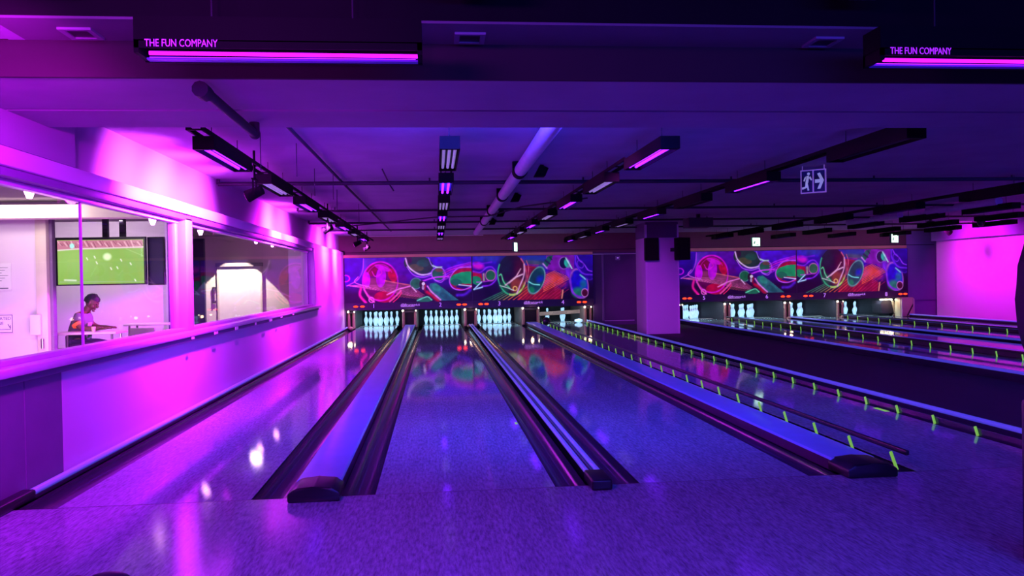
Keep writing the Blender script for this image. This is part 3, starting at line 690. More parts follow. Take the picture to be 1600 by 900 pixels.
def grid_mesh(name, art, wx, hz):
    H, W = art.H, art.W
    xs = np.linspace(-wx/2, wx/2, W+1); zs = np.linspace(hz, 0, H+1); XX, ZZ = np.meshgrid(xs, zs)
    v = np.stack([XX.ravel(), np.zeros(XX.size), ZZ.ravel()], -1)
    i, j = np.meshgrid(np.arange(H), np.arange(W), indexing='ij'); a = (i*(W+1)+j).ravel()
    fcs = np.stack([a, a+W+1, a+W+2, a+1], -1)
    me = bpy.data.meshes.new(name)
    me.vertices.add(len(v)); me.vertices.foreach_set('co', v.ravel()); me.loops.add(fcs.size); me.loops.foreach_set('vertex_index', fcs.ravel())
    me.polygons.add(len(fcs)); me.polygons.foreach_set('loop_start', np.arange(len(fcs))*4); me.update(calc_edges=True)
    at = me.color_attributes.new('print', 'FLOAT_COLOR', 'CORNER')
    c4 = np.ones((len(fcs), 4, 4)); c4[:, :, :3] = np.clip(art.I.reshape(-1, 1, 3), 0, 1); at.data.foreach_set('color', c4.ravel())
    return me
# left-hand motif of the mural
A = Art(300, 104, 0, 1560, 78, 618, cv((70, 10, 140)))
gx = np.clip(A.X/1560, 0, 1); gy = np.clip((A.Y-78)/540, 0, 1)
A.mix(np.ones_like(gx)*(1-gy)*.9, cv((95, 25, 200))); A.mix(np.exp(-((A.X-650)/300)**2)*.8, cv((105, 5, 150))); A.mix(np.clip((gy-.4)*2.4, 0, 1), cv((38, 3, 58)))
A.poly([(0, 78), (230, 78), (205, 210), (165, 300), (60, 380), (0, 410)], (62, 5, 150), .9)
A.poly([(235, 85), (400, 85), (290, 150), (240, 260), (205, 300)], (110, 70, 180), .7)
A.ring(10, 320, 45, 38, 0, (200, 30, 220), 7)
A.ell(430, 360, 215, 240, 0, (120, 8, 90), .85)
A.ell(330, 220, 60, 80, 20, (150, 10, 60), .8); A.ell(580, 290, 50, 85, -20, (200, 20, 70), .9); A.ell(480, 550, 130, 70, 0, (185, 15, 75), .95)
A.poly([(230, 320), (380, 320), (640, 380), (790, 410), (980, 540), (860, 560), (520, 490), (230, 440)], (150, 75, 105), .75)
A.ell(265, 340, 42, 95, 0, (205, 25, 225), .95); A.ell(440, 310, 60, 125, 5, (200, 25, 215), .9); A.ell(460, 200, 100, 30, 20, (215, 25, 215), .8)
for k in range(9): A.line([(20, 405), (640+k*45, 400+k*22)], (215, 120, 175), 2.2, .65)
for k in range(5): A.line([(620, 510+k*9), (1000, 570+k*8)], (190, 110, 100), 2, .6)
A.ring(430, 360, 215, 235, 0, (225, 40, 215), 9, .9); A.ring(425, 345, 165, 190, 8, (225, 40, 190), 6, .6, 180, 330)
A.curve([(230, 85), (215, 230), (150, 340), (20, 410)], (190, 90, 220), 6, .9); A.curve([(160, 300), (120, 370), (300, 430)], (235, 130, 235), 5, .8)
A.curve([(190, 440), (180, 530), (250, 620)], (230, 45, 160), 14); A.curve([(230, 460), (290, 560), (350, 610)], (240, 120, 190), 9); A.ring(318, 585, 30, 32, -35, (240, 120, 210), 6)
A.line([(510, 525), (650, 460), (800, 425)], (250, 150, 220), 8); A.curve([(540, 610), (620, 540), (680, 480)], (245, 110, 180), 9); A.curve([(580, 620), (650, 560), (690, 500)], (235, 60, 130), 5)
A.line([(490, 355), (640, 385), (790, 412)], (225, 130, 130), 7, .8); A.curve([(330, 240), (370, 300), (450, 260), (420, 200)], (235, 60, 210), 6, .7)
A.ell(700, 330, 60, 40, 0, (110, 10, 120), .5)
A.ell(905, 165, 185, 112, 12, (42, 70, 60)); A.ell(880, 200, 90, 40, 10, (110, 105, 50), .6); A.ell(960, 150, 80, 45, 0, (40, 100, 80), .7); A.ell(780, 110, 45, 40, 0, (75, 5, 70), .9)
A.curve([(745, 85), (775, 180), (850, 250), (940, 290), (1050, 275), (1085, 230)], (225, 200, 225), 9); A.curve([(760, 190), (840, 290), (960, 320), (1060, 300), (1110, 360), (1180, 385), (1230, 340)], (190, 110, 235), 6)
A.curve([(1030, 85), (1060, 160), (1090, 200)], (170, 140, 220), 6)
A.ell(1145, 280, 78, 78, 20, (50, 110, 85)); A.ell(1160, 235, 50, 25, 0, (130, 70, 60), .7); A.ell(1150, 320, 50, 35, 0, (30, 120, 90), .8); A.ring(1150, 285, 85, 82, 10, (180, 110, 230), 6); A.curve([(1080, 180), (1130, 200), (1190, 200)], (190, 220, 200), 9)
for k in range(5): A.curve([(1210, 250+k*28), (1330, 200+k*26), (1560, 145+k*18)], (225, 40, 200) if k % 2 else (190, 60, 225), 8, .75)
A.curve([(930, 375), (1080, 330), (1200, 318), (1300, 320)], (215, 80, 235), 8)
A.ell(868, 395, 65, 62, 0, (30, 115, 75)); A.ring(868, 395, 68, 66, 0, (110, 150, 150), 5); A.line([(820, 440), (870, 495)], (220, 190, 210), 7)
A.ell(950, 420, 38, 62, -20, (60, 8, 50)); A.ell(960, 400, 20, 20, 0, (235, 225, 230)); A.ell(955, 445, 16, 28, 0, (190, 170, 190)); A.line([(985, 410), (975, 480)], (170, 20, 60), 8)
A.poly([(1040, 400), (1110, 390), (1220, 470), (1330, 560), (1400, 612), (1150, 612), (1030, 500)], (55, 125, 125)); A.ell(1120, 450, 60, 40, 35, (60, 165, 135), .6); A.ell(1230, 560, 80, 35, 30, (35, 100, 110), .8)
A.curve([(1000, 500), (1060, 540), (1140, 612)], (190, 25, 70), 20); A.curve([(1010, 430), (1060, 500), (1170, 600)], (225, 150, 220), 9)
A.ell(970, 595, 95, 30, 0, (35, 130, 90)); A.curve([(880, 605), (940, 580), (1010, 560), (1060, 600)], (130, 230, 180), 7)
A.ell(1480, 350, 205, 145, -6, (40, 15, 110), .5); A.ell(1480, 350, 190, 135, -8, (170, 25, 75)); A.poly([(1285, 340), (1340, 295), (1450, 262), (1560, 260), (1560, 415), (1420, 405), (1350, 430), (1300, 400)], (20, 165, 105)); A.ell(1370, 390, 70, 45, 10, (25, 110, 90), .8); A.poly([(1400, 415), (1560, 430), (1500, 480), (1360, 450)], (55, 15, 120))
A.curve([(1560, 205), (1400, 215), (1310, 300), (1285, 380), (1330, 460), (1440, 485), (1550, 450)], (205, 110, 230), 7); A.line([(1400, 420), (1560, 440)], (225, 225, 240), 6)
A.curve([(1380, 548), (1470, 540), (1540, 490)], (120, 60, 220), 18, .8)
A.noise(.25, 3); A.finish()
# right-hand motif
B = Art(300, 104, 15, 1530, 92, 612, cv((60, 8, 120)))
gx = (B.X-15)/1515; gy = (B.Y-92)/520
B.mix(np.clip(1-gy*1.4, 0, 1), cv((70, 20, 190))); B.mix(np.clip(gy*2.6-1.0, 0, 1), cv((34, 3, 54))); B.ell(230, 110, 160, 40, 0, (60, 80, 150), .8, 60)
B.ell(820, 130, 220, 50, 5, (40, 75, 140), .9, 60); B.ell(800, 175, 170, 26, 6, (90, 100, 95), .8, 30)
B.poly([(940, 90), (1300, 90), (1290, 300), (1180, 340), (1100, 280), (950, 260)], (140, 40, 165), .95); B.poly([(660, 200), (800, 220), (900, 330), (1130, 500), (1110, 612), (560, 612), (700, 420)], (150, 22, 62), .95)
B.ell(1160, 400, 110, 90, 0, (100, 30, 150), .9, 60); B.ell(1060, 370, 110, 60, 30, (205, 55, 40), .9, 50); B.ell(900, 420, 120, 40, -30, (185, 60, 165), .7, 50)
B.ell(80, 200, 70, 40, 10, (215, 35, 190), .8, 30); B.curve([(15, 180), (120, 175), (250, 160)], (150, 40, 220), 10, .6)
for k in range(8): B.line([(100+k*65, 630), (410+k*60, 500-k*10)], [(70, 160, 110), (90, 170, 110), (120, 160, 100), (150, 170, 90), (200, 170, 80), (215, 140, 70), (225, 120, 70), (230, 110, 80)][k], 5, .8)
for k in range(10): B.line([(560+k*50, 630), (930+k*32, 300+k*22)], (215, 85, 70) if k < 6 else (190, 60, 110), 4, .6)
for k in range(10): B.line([(900, 340+k*20), (1050+k*22, 275+k*10)], (240, 130, 95), 4, .8)
for k in range(4): B.line([(1040, 420+k*30), (1190, 330+k*30)], (200, 80, 150), 3, .7)
for k in range(4): B.line([(700, 190+k*12), (840, 200+k*12)], (200, 70, 90), 3, .6)
B.ell(0, 330, 130, 75, 5, (175, 25, 70)); B.ell(60, 375, 70, 50, 20, (20, 150, 95)); B.line([(150, 300), (150, 375)], (190, 170, 150), 12); B.line([(118, 295), (122, 380)], (170, 20, 50), 7); B.line([(178, 290), (182, 375)], (70, 8, 60), 10)
B.ell(235, 318, 58, 60, 0, (45, 120, 75)); B.ring(235, 318, 62, 64, 0, (190, 130, 170), 6); B.curve([(15, 265), (110, 278), (190, 222), (260, 222), (310, 300), (300, 370), (230, 430), (130, 445)], (150, 60, 220), 9); B.curve([(60, 395), (150, 390), (270, 375)], (190, 60, 200), 5)
B.line([(25, 480), (90, 420), (120, 395)], (190, 230, 240), 7); B.line([(25, 480), (130, 455)], (190, 230, 240), 8)
B.ell(505, 310, 175, 240, 0, (55, 8, 55)); B.ell(420, 200, 90, 120, 0, (25, 50, 60), .7, 60); B.ell(570, 440, 95, 90, 0, (150, 75, 50), .9, 50); B.ell(600, 250, 60, 110, 0, (100, 20, 55), .8, 60); B.ell(410, 450, 70, 60, 30, (25, 110, 70), .8, 40)
B.ring(505, 310, 178, 242, 0, (70, 190, 130), 8, 1, 60, 220); B.ring(505, 310, 178, 242, 0, (190, 215, 110), 8, 1, 30, 100); B.ring(505, 310, 178, 242, 0, (200, 110, 120), 7, .9, -60, 40)
B.curve([(345, 320), (370, 310), (400, 400), (470, 470)], (110, 220, 150), 8); B.line([(420, 435), (560, 340), (640, 310)], (220, 190, 200), 9); B.line([(470, 410), (560, 330), (615, 245)], (220, 180, 190), 7)
B.curve([(660, 190), (655, 320), (600, 450), (560, 540)], (220, 180, 200), 9); B.curve([(690, 150), (715, 240), (690, 400)], (200, 120, 130), 5); B.ring(540, 478, 25, 24, 0, (230, 200, 120), 6); B.curve([(350, 440), (450, 470), (520, 500)], (190, 210, 190), 6)
B.ell(812, 385, 88, 165, 24, (28, 95, 100)); B.ell(800, 330, 60, 90, 25, (20, 70, 80), .8, 40); B.ell(860, 370, 50, 35, -30, (35, 50, 180), .9, 40); B.ell(745, 500, 40, 40, 0, (25, 150, 100), .9, 20); B.ring(812, 385, 92, 168, 24, (120, 170, 160), 6); B.curve([(715, 400), (770, 430), (850, 440)], (140, 230, 210), 7)
B.poly([(890, 200), (960, 100), (1030, 92), (990, 170), (940, 240)], (30, 110, 95)); B.line([(900, 190), (945, 240)], (190, 150, 210), 10); B.line([(930, 150), (985, 190)], (60, 20, 90), 12); B.line([(985, 110), (1010, 140)], (20, 50, 60), 8)
B.ell(1165, 180, 58, 68, 0, (35, 25, 80)); B.ell(1205, 190, 35, 55, -20, (60, 190, 160), .9, 12); B.ring(1165, 185, 62, 72, 0, (150, 110, 180), 5); B.line([(1190, 125), (1265, 250)], (190, 230, 225), 8)
B.ell(1355, 435, 108, 175, -14, (45, 22, 190)); B.ell(1230, 300, 45, 60, -30, (120, 50, 190), .9, 20); B.ell(1340, 540, 75, 60, 0, (40, 150, 110), .9, 40); B.ell(1410, 440, 40, 50, 0, (35, 140, 150), .7, 40)
B.ring(1355, 435, 110, 178, -14, (165, 100, 190), 8); B.ell(1425, 545, 40, 45, 0, (95, 15, 60)); B.ring(1425, 545, 42, 48, 0, (200, 140, 200), 5); B.line([(1370, 330), (1435, 380)], (150, 220, 220), 9); B.curve([(1190, 260), (1240, 380), (1270, 540), (1380, 600)], (140, 60, 210), 12)
B.poly([(1290, 92), (1530, 92), (1530, 390), (1440, 370), (1330, 250)], (55, 15, 150), .95); B.curve([(1310, 100), (1320, 200), (1400, 310), (1520, 330)], (130, 60, 225), 10); B.curve([(1330, 95), (1360, 150), (1420, 200), (1470, 270), (1520, 290)], (160, 80, 235), 7); B.ring(1375, 200, 35, 50, -30, (120, 60, 200), 5); B.curve([(1440, 370), (1490, 390), (1520, 380)], (90, 40, 180), 8)
B.line([(1145, 510), (1130, 605)], (230, 160, 130), 9)
B.noise(.25, 5); B.finish()
HM = 1.21
meA = grid_mesh('mural_left_motif', A, 3.40, HM); meA.materials.append(M['mural']); meB = grid_mesh('mural_right_motif', B, 3.36, HM); meB.materials.append(M['mural'])
def mural(x0, x1, me, z0, lb):
    t = empty('mural_panel', ((x0+x1)/2, YF-.035, z0), lb, 'mural', 'glowing bowling murals above the pins'); W_ = x1-x0
    o = bpy.data.objects.new('printed_face', me); COL.objects.link(o); o.parent = t; o.location = (0, -.012, 0); o.scale = ((W_-.03)/(3.40 if me is meA else 3.36), 1, 1)
    box('backing_board', -W_/2, W_/2, -.01, .012, -.01, HM+.01, M['board'], t)
mural(-2.44, 1.0, meA, .69, 'mural panel over lanes one and two with pink ball and green pins')
mural(1.0, 4.36, meB, .69, 'mural panel over lanes three and four with dark ball and stripes')
mural(6.78, 10.22, meA, .73, 'mural panel over lanes five and six with pink ball and green pins')
mural(10.22, 13.56, meB, .73, 'mural panel over lanes seven and eight with dark ball and stripes')
def header(x0, x1, nums, logos, reds, z0, lb):
    t = empty('number_board', (x0, YF, z0), lb, 'number board', 'black lane number boards'); W_ = x1-x0
    b = MB(); b.box(0, W_, -.05, -.01, 0, .20); b.bevel(.004); b.build('board', M['board'], t)
    for n_, x in nums: text('numeral', n_, .16, (x-x0, -.056, .06), M['numeral'], t, .004)
    for x in logos: 
        text('logo_lettering', '@Brunswick', .088, (x-x0, -.056, .098), M['numeral'], t, .003, shear=.3, sx=1.15)
        box('logo_underline', x-x0-.24, x-x0+.12, -.056, -.05, .078, .088, M['numeral'], t)
    for x in reds:
        b = MB(); b.sphere((x-x0, -.055, .105), .042, (1.5, .25, .62), 12); o = b.build('red_lamp', M['red'], t, True); 
    return t
header(-2.44, 1.0, (('1', -1.67), ('2', .12)), (-.70,), (-2.15, -1.97, .62, .78), .49, 'black board under the mural reading one and two')
header(1.0, 4.36, (('3', 1.73), ('4', 3.49)), (2.66,), (1.22, 1.38, 3.94, 4.10), .49, 'black board under the mural reading three and four')
header(6.78, 10.22, (('5', 7.50), ('6', 9.33)), (8.44,), (6.94, 7.09, 9.80, 9.97), .53, 'black board under the mural reading five and six')
header(10.22, 13.56, (('7', 11.04), ('8', 12.89)), (11.99,), (10.47, 10.64, 13.32, 13.47), .53, 'black board under the mural reading seven and eight')
# pin deck lamps and pits, one per lane
for i, (a, q) in enumerate(LANES):
    m_ = (a+q)/2
    t = empty('pinsetter_pit', (m_, 17.2, 0), 'dark pin pit with lamp behind the board of lane %s' % NW[i], 'pinsetter', 'pin pits')
    b = MB(); b.box(-.5, .5, -.08, -.03, .565, .59); b.build('lamp_strip', M['pinlamp'], t); box('lamp_hood', -.52, .52, -.12, .0, .592, .60, M['darkmat'], t)
    box('curtain', -.76, .76, 2.25, 2.29, -.1, .9, M['darkmat'], t); box('pit_mat', -.53, .53, 1.97, 2.25, -.15, -.06, M['darkmat'], t); box('top_plate', -.6, .6, .20, 2.2, .70, .72, M['darkmat'], t)
# machine dividers (kickbacks) between pin decks
for xk in (-2.29, -.725, .945, 2.62, 4.22, 8.23, 10.0, 11.6, 13.0):
    lamp('added_post_fill', 'POINT', (xk, 16.85, .42), (1, .62, .38), 1.1, shadow_soft_size=.04)  # warm fill points added to brighten the divider posts
def kick(x0, x1, lb, m1=None, posts=True, h=.50, y0=17.15):
    t = empty('pinsetter_divider', ((x0+x1)/2, y0, 0), lb, 'pinsetter divider', 'machine dividers between pin decks'); W_ = (x1-x0)/2
    side = m1 or M['kick']; L = 19.3-y0
    b = MB(); b.prism([(0, -.12), (0, h-.12), (.1, h-.02), (.3, h), (L, h+.05), (L, -.12)], 'X', -W_, -W_+.03); b.build('side_panel', side, t)
    b = MB(); b.prism([(0, -.12), (0, h-.12), (.1, h-.02), (.3, h), (L, h+.05), (L, -.12)], 'X', W_-.03, W_); b.build('side_panel', side, t)
    box('inner_web', -W_+.03, W_-.03, .12, .16, -.1, h-.05, M['darkmat'], t)
    if posts:
        for s in (-1, 1):
            b = MB(); b.tube((s*(W_-.045), -.02, .0), (s*(W_-.045), -.02, h-.06), .042, .036, 12); b.build('post', M['post'], t, True)
    b = MB(); b.box(-W_+.02, W_-.02, -.05, .1, h-.10, h-.035); b.bevel(.01); b.build('lintel', M['kickgrey'], t, True)
    b = MB(); b.sphere((-W_+.03, -.04, h-.05), .028); b.sphere((W_-.03, -.04, h-.05), .02); b.build('lamp', M['warmlamp'], t, True)
    b = MB(); b.sphere((0, -.12, .0), .1, (1.25*W_/.15*.7, .9, .55), 14); b.build('front_bumper', M['post'], t, True)
    return t
kick(-2.40, -2.18, 'machine divider at the left wall beside lane one', M['kickgrey'], True)
kick(-.93, -.52, 'tan two-post machine divider between lanes one and two')
kick(.76, 1.13, 'tan two-post machine divider between lanes two and three')
kick(2.36, 2.86, 'tan two-post machine divider between lanes three and four')
kick(4.10, 4.34, 'brown machine divider at the right of lane four')
kick(6.80, 6.95, 'machine divider at the left of lane five', M['kickgrey'], False)
kick(8.13, 8.34, 'dark hooded machine divider between lanes five and six', M['kickgrey'])
kick(9.90, 10.11, 'dark hooded machine divider between lanes six and seven', M['kickgrey'])
kick(11.48, 11.70, 'dark hooded machine divider between lanes seven and eight', M['kickgrey'])
t = kick(13.24, 13.44, 'machine divider behind the ivory cover right of lane eight', M['kickgrey'], False, y0=17.4)
t = empty('machine_cover', (13.40, 16.75, 0), 'tall ivory machine cover panel right of lane eight', 'machine cover')
b = MB(); b.prism([(-.22, 0), (-.22, .50), (-.17, .54), (.17, .54), (.20, .5), (.20, 0)], 'Y', -.02, .25); b.bevel(.01); b.build('cover', M['ivory'], t, True)
b = MB(); b.obox((.08, -.03, .2), .03, .02, .42, Matrix.Rotation(.5, 3, 'Y')); b.build('lever', M['dark'], t)
b = MB(); b.box(-.2, -.165, -.06, -.02, .0, .5); b.box(.15, .185, -.06, -.02, .0, .5); b.build('edge_trim', M['creamtrim'], t)
t = empty('machine_hood', (12.80, 17.0, .2), 'grey curved machine hood at the right of lane eight, before the ivory cover', 'machine hood')
b = MB(); b.prism([(.06, -.12), (.02, .16), (.06, .25), (.34, .27), (.42, -.06), (.36, -.12)], 'Y', .12, .62); b.bevel(.015); b.build('hood', M['kickgrey'], t, True)
b = MB(); b.obox((.41, .10, .06), .05, .05, .36, Matrix.Rotation(-.22, 3, 'Y')); b.build('cream_arm', M['ivory'], t)
for k in range(3): box('lamp', -.05+k*.13, .04+k*.13, .0, .05, .27, .30, M['warmlamp'], t)
# sweep bar over lane 4
t = empty('sweep_bar', (3.55, 17.75, .28), 'tan sweep bar lowered in front of the pins of lane four', 'sweep bar')
b = MB(); b.obox((0, 0, 0), 1.22, .05, .11, Matrix.Rotation(-.045, 3, 'Y')); b.bevel(.02, 3); b.build('bar', M['post'], t, True)
for s in (-1, 1):
    b = MB(); b.obox((s*.62, .02, -.02), .05, .06, .42, Matrix.Rotation(.25*s, 3, 'Y')); b.bevel(.008); b.build('arm', M['ivory'] if s > 0 else M['kickgrey'], t, True)
b = MB()
for k in range(12): b.obox((-.22+k*.035, -.028, .0), .012, .006, .085, Matrix.Rotation(.5, 3, 'Y'))
b.build('pattern_strip', M['kick'], t)
# round stand-in for the black divider end cap of lanes 3-4
t = tag(MB.build((lambda b: (b.sphere((2.83, 15.6, .16), .105, n=20), b)[1])(MB()), 'end_cap_ball', M['dark'], None, True), 'black ball shape for the far end cap of divider three and four', 'ball')

# ------------------------------------------------------------------ party room behind the window
pr = empty('wall_party_room', (0, 0, 0), kind='structure')
box('notice_wall', -9.2, -5.30, 6.5, 6.62, -.15, 2.4, M['roomwhite'], pr)
box('back_wall', -9.2, -4.58, 9.5, 9.6, -.15, 2.4, M['roomwhite'], pr)
box('dark_recess', -4.58, -4.26, 9.45, 9.7, -.15, 2.4, M['tvside'], pr)
box('far_wall', -9.2, -2.6, 14.0, 14.1, -.15, 2.5, M['cream'], pr)
box('side_wall', -9.3, -9.2, -4, 14, -.15, 2.5, M['roomwhite'], pr)
box('near_wall', -9.2, -2.6, -4.1, -4, -.15, 2.5, M['roomwhite'], pr)
box('end_return', -3.0, -2.62, 11.96, 12.05, -.15, 2.5, M['roomwhite'], pr)
box('room_ceiling', -9.3, -2.62, -4.1, 14.1, 2.36, 2.5, M['roomdark'], pr)
box('bright_cornice', -9.2, -3.75, 5.9, 6.15, 2.13, 2.30, M['creamtrim'], pr)
box('dark_strip', -5.46, -5.22, 13.9, 14.0, -.1, 2.3, M['tvside'], pr)
tr = struct(box('trim_1', -5.29, -5.15, 6.42, 6.66, -.12, 2.3, M['creamtrim'], None, .01))
tr2 = struct(box('trim_2', -5.15, -5.11, 6.5, 6.6, -.12, 2.3, M['panel'], None, .006))
lamp('room_light', 'AREA', (-4.9, 3.6, 2.34), (1, .88, .95), ROOM_W, (-5.2, 6.5, .8), shape='RECTANGLE', size=2, size_y=.4)
lamp('room_light', 'AREA', (-5.6, 8.2, 2.34), (1, .85, .95), ROOM_W*.6, (-5.6, 9.4, .6), shape='RECTANGLE', size=1.6, size_y=.3)
lamp('room_light', 'POINT', (-4.8, 5.5, .5), (1, .4, 1), 60, shadow_soft_size=.3)  # pink fill added low in the room, no fixture there
lamp('room_spot', 'SPOT', (-4.5, 13.3, 2.33), (1, .88, .72), 330, (-4.5, 13.72, .2), spot_size=math.radians(74), spot_blend=.05, shadow_soft_size=.02)
lamp('room_light', 'POINT', (-3.6, 11.4, 2.2), (1, .7, .9), 8, shadow_soft_size=.1)
lamp('cornice_light', 'AREA', (-5.3, 5.6, 2.2), (1, .9, .75), 9, (-5.3, 6, 2.2), shape='RECTANGLE', size=1.6, size_y=.05)
# far door of the room
d2 = empty('door_2', (-4.45, 13.97, -.12), kind='structure')
box('door_leaf', -.46, .46, -.03, .0, 0, 1.78, M['doorwhite'], d2)
box('door_head', -.52, .52, -.09, 0, 1.78, 1.86, M['chair'], d2)
box('door_jamb', -.50, -.46, -.05, 0, 0, 1.78, M['creamtrim'], d2); box('door_jamb', .46, .50, -.05, 0, 0, 1.78, M['creamtrim'], d2)
b = MB(); b.tube((-.58, -.04, 1.28), (-.58, -.04, .98), .02); b.box(-.62, -.54, -.03, 0, .95, 1.0); b.box(-.62, -.54, -.03, 0, 1.24, 1.32); b.build('door_handle', M['steel'], d2, True)
# television pair
def tv(x, y, z, w_, h_, rz, lb, screen):
    t = empty('television', (x, y, z), lb, 'television', None, rz)
    b = MB(); b.box(-w_/2, w_/2, 0, .06, 0, h_); b.bevel(.006); cs_ = b.build('case', M['tvbody'], t)
    if screen is not None:
        o = link_mesh('screen', screen, None, cs_); o.location = (0, -.004, .02)
    else: box('screen', -w_/2+.02, w_/2-.02, -.004, 0, .02, h_-.02, M['tvside'], cs_)
    return t
T = Art(150, 80, 0, 540, 0, 290, cv((135, 175, 75)))
for k in range(7): T.poly([(-60+k*105, 290), (20+k*105-30*k/7, 290), (100+k*70, 50), (60+k*70, 50)], (128, 178, 75), .6)
T.ell(120, 120, 160, 90, 0, (160, 200, 110), .5, 120)
T.poly([(0, 0), (540, 0), (540, 55), (0, 62)], (190, 120, 140), 1)
for k in range(40): x = k*14; T.line([(x, 4+(k*37) % 20), (x+18, 30+(k*53) % 25)], [(235, 190, 200), (120, 50, 80), (160, 90, 110)][k % 3], 3, .8)
T.line([(0, 66), (120, 58), (540, 50)], (235, 215, 215), 4, .9)
T.ell(90, 38, 14, 16, 0, (170, 255, 230), 1, 8); T.ell(310, 112, 24, 22, 0, (225, 255, 190), 1, 16)
for x, y in ((180, 118), (228, 108), (240, 145), (330, 185), (370, 180), (455, 155), (482, 265), (395, 130)): T.line([(x, y), (x+6, y+12)], (235, 240, 215), 3.5)
T.line([(40, 262), (110, 266)], (225, 235, 215), 5, .8); T.line([(430, 60), (540, 110)], (170, 205, 120), 2, .7); T.line([(10, 275), (540, 280)], (160, 180, 160), 3, .5)
meT = grid_mesh('tv_picture', T, 1.24, .67); meT.materials.append(M['screen'])
tv(-5.04, 7.88, 1.27, 1.30, .73, .02, 'flat television showing a green football pitch, hung in the party room', meT)
tv(-4.28, 8.00, 1.26, .26, .74, -.1, 'dark edge-on television beside the lit football screen', None)
b = MB(); b.box(-5.05, -4.97, 7.97, 8.03, 1.95, 2.36); b.box(-5.2, -4.8, 7.9, 8.1, 2.34, 2.36); b.box(-4.85, -4.76, 8.1, 8.14, 2.0, 2.36)
tag(b.build('television_mount', M['tvbody']), 'black ceiling pole holding the party room televisions', 'mount')
# notices on the left wall of the room
t = empty('notice', (-5.83, 6.49, 1.22), 'white paper notice high on the party room wall', 'notice')
box('sheet', -.20, .20, -.006, 0, 0, .36, M['paper'], t)
b = MB()
for k in range(6): b.box(-.16, .16-.04*(k % 3), -.008, -.006, .30-k*.035, .306-k*.035)
b.box(.02, .16, -.008, -.006, .02, .035); b.build('print_lines', M['ink'], t)
t = empty('notice', (-5.80, 6.49, .65), 'framed white DESIGNATED ZONE sign low on the party room wall', 'sign')
box('sheet', -.24, .18, -.006, 0, 0, .25, M['paper'], t)
b = MB(); b.box(-.235, .175, -.009, -.006, .005, .013); b.box(-.235, .175, -.009, -.006, .237, .245); b.box(.167, .175, -.009, -.006, .005, .245); b.box(-.235, -.227, -.009, -.006, .005, .245)
b.obox((.13, -.008, .09), .008, .003, .07, Matrix.Rotation(-.5, 3, 'Y')); b.obox((.145, -.008, .08), .008, .003, .05, Matrix.Rotation(0, 3, 'Y')); b.box(-.2, .15, -.009, -.006, .045, .052); b.build('border', M['ink'], t)
text('lettering', 'DESIGNATED', .062, (.155, -.008, .175), M['ink'], t, .001, 'RIGHT', sx=.92); text('lettering', 'ZONE', .062, (.06, -.008, .11), M['ink'], t, .001, 'RIGHT', sx=.95)
t = empty('wall_switch', (-5.22, 6.40, .62), 'pale lock box on the cream door post in the party room', 'lock box')
box('lock_case', -.13, .0, -.04, .02, 0, .27, M['roomwhite'], t, .01); b = MB(); b.tube((.02, -.03, -.18), (.02, -.03, -.05), .02); b.build('handle', M['steel'], t, True)
# interior spot heads just behind the glass
for i, (x, y, z) in enumerate(((-3.72, 3.05, 2.12), (-3.71, 6.22, 2.10), (-3.80, 8.68, 2.11), (-3.62, 11.88, 2.12), (-3.60, 13.4, 2.12))):
    t = empty('room_spotlight', (x, y, z), '%s glowing pink spot head behind the window glass, counted from the viewer' % ORD[i], 'spotlight', 'pink spot heads behind the glass')
    b = MB(); b.tube((0, 0, -.05), (0, 0, .03), .022, .05, 12); b.build('lamp', M['spotface'], t, True)
    b = MB(); b.tube((0, 0, .04), (0, 0, .12), .03, n=10); b.tube((0, 0, .1), (0, 0, 2.36-z), .008, n=6); b.build('stem', M['roomdark'], t, True)
# tables and chairs
def table(x0, x1, y0, y1, zt, lb):
    t = empty('table', ((x0+x1)/2, (y0+y1)/2, -.12), lb, 'table'); h_ = zt+.12; a = (x1-x0)/2; c_ = (y1-y0)/2
    b = MB(); b.box(-a, a, -c_, c_, h_-.03, h_); b.bevel(.008); b.build('tabletop', M['tabletop'], t, True)
    for sx in (-1, 1):
        for s2 in (-1, 1):
            b = MB(); b.tube((sx*(a-.06), s2*(c_-.05), 0), (sx*(a-.08), s2*(c_-.06), h_-.03), .016, n=8); b.build('leg', M['steel'], t, True)
table(-5.40, -4.50, 6.98, 7.42, .605, 'pale table where the seated person rests their arms')
table(-5.0, -4.12, 8.55, 9.0, .64, 'pale table farther back in the party room')
tag(box('paper_sheet', -4.78, -4.52, 7.02, 7.25, .606, .609, M['paper']), 'white sheet of paper on the near table', 'paper')
t = empty('drinking_cup', (-4.86, 7.12, .605), 'small amber cup on the near table by the hands', 'cup')
b = MB(); b.lathe([(.022, 0), (.03, .075), (.026, .075), (.02, .006)], 12); b.build('cup', M['ivory'], t, True)
t = empty('carton', (-4.12, 8.7, .64), 'white and blue carton standing on the farther table', 'carton')
box('carton_body', -.11, .11, -.08, .08, 0, .13, M['paper'], t)
b = MB(); b.tube((-.045, -.081, .07), (-.045, -.084, .07), .02); b.tube((.03, -.081, .07), (.03, -.084, .07), .02); b.build('dots', M['tvside'], t)
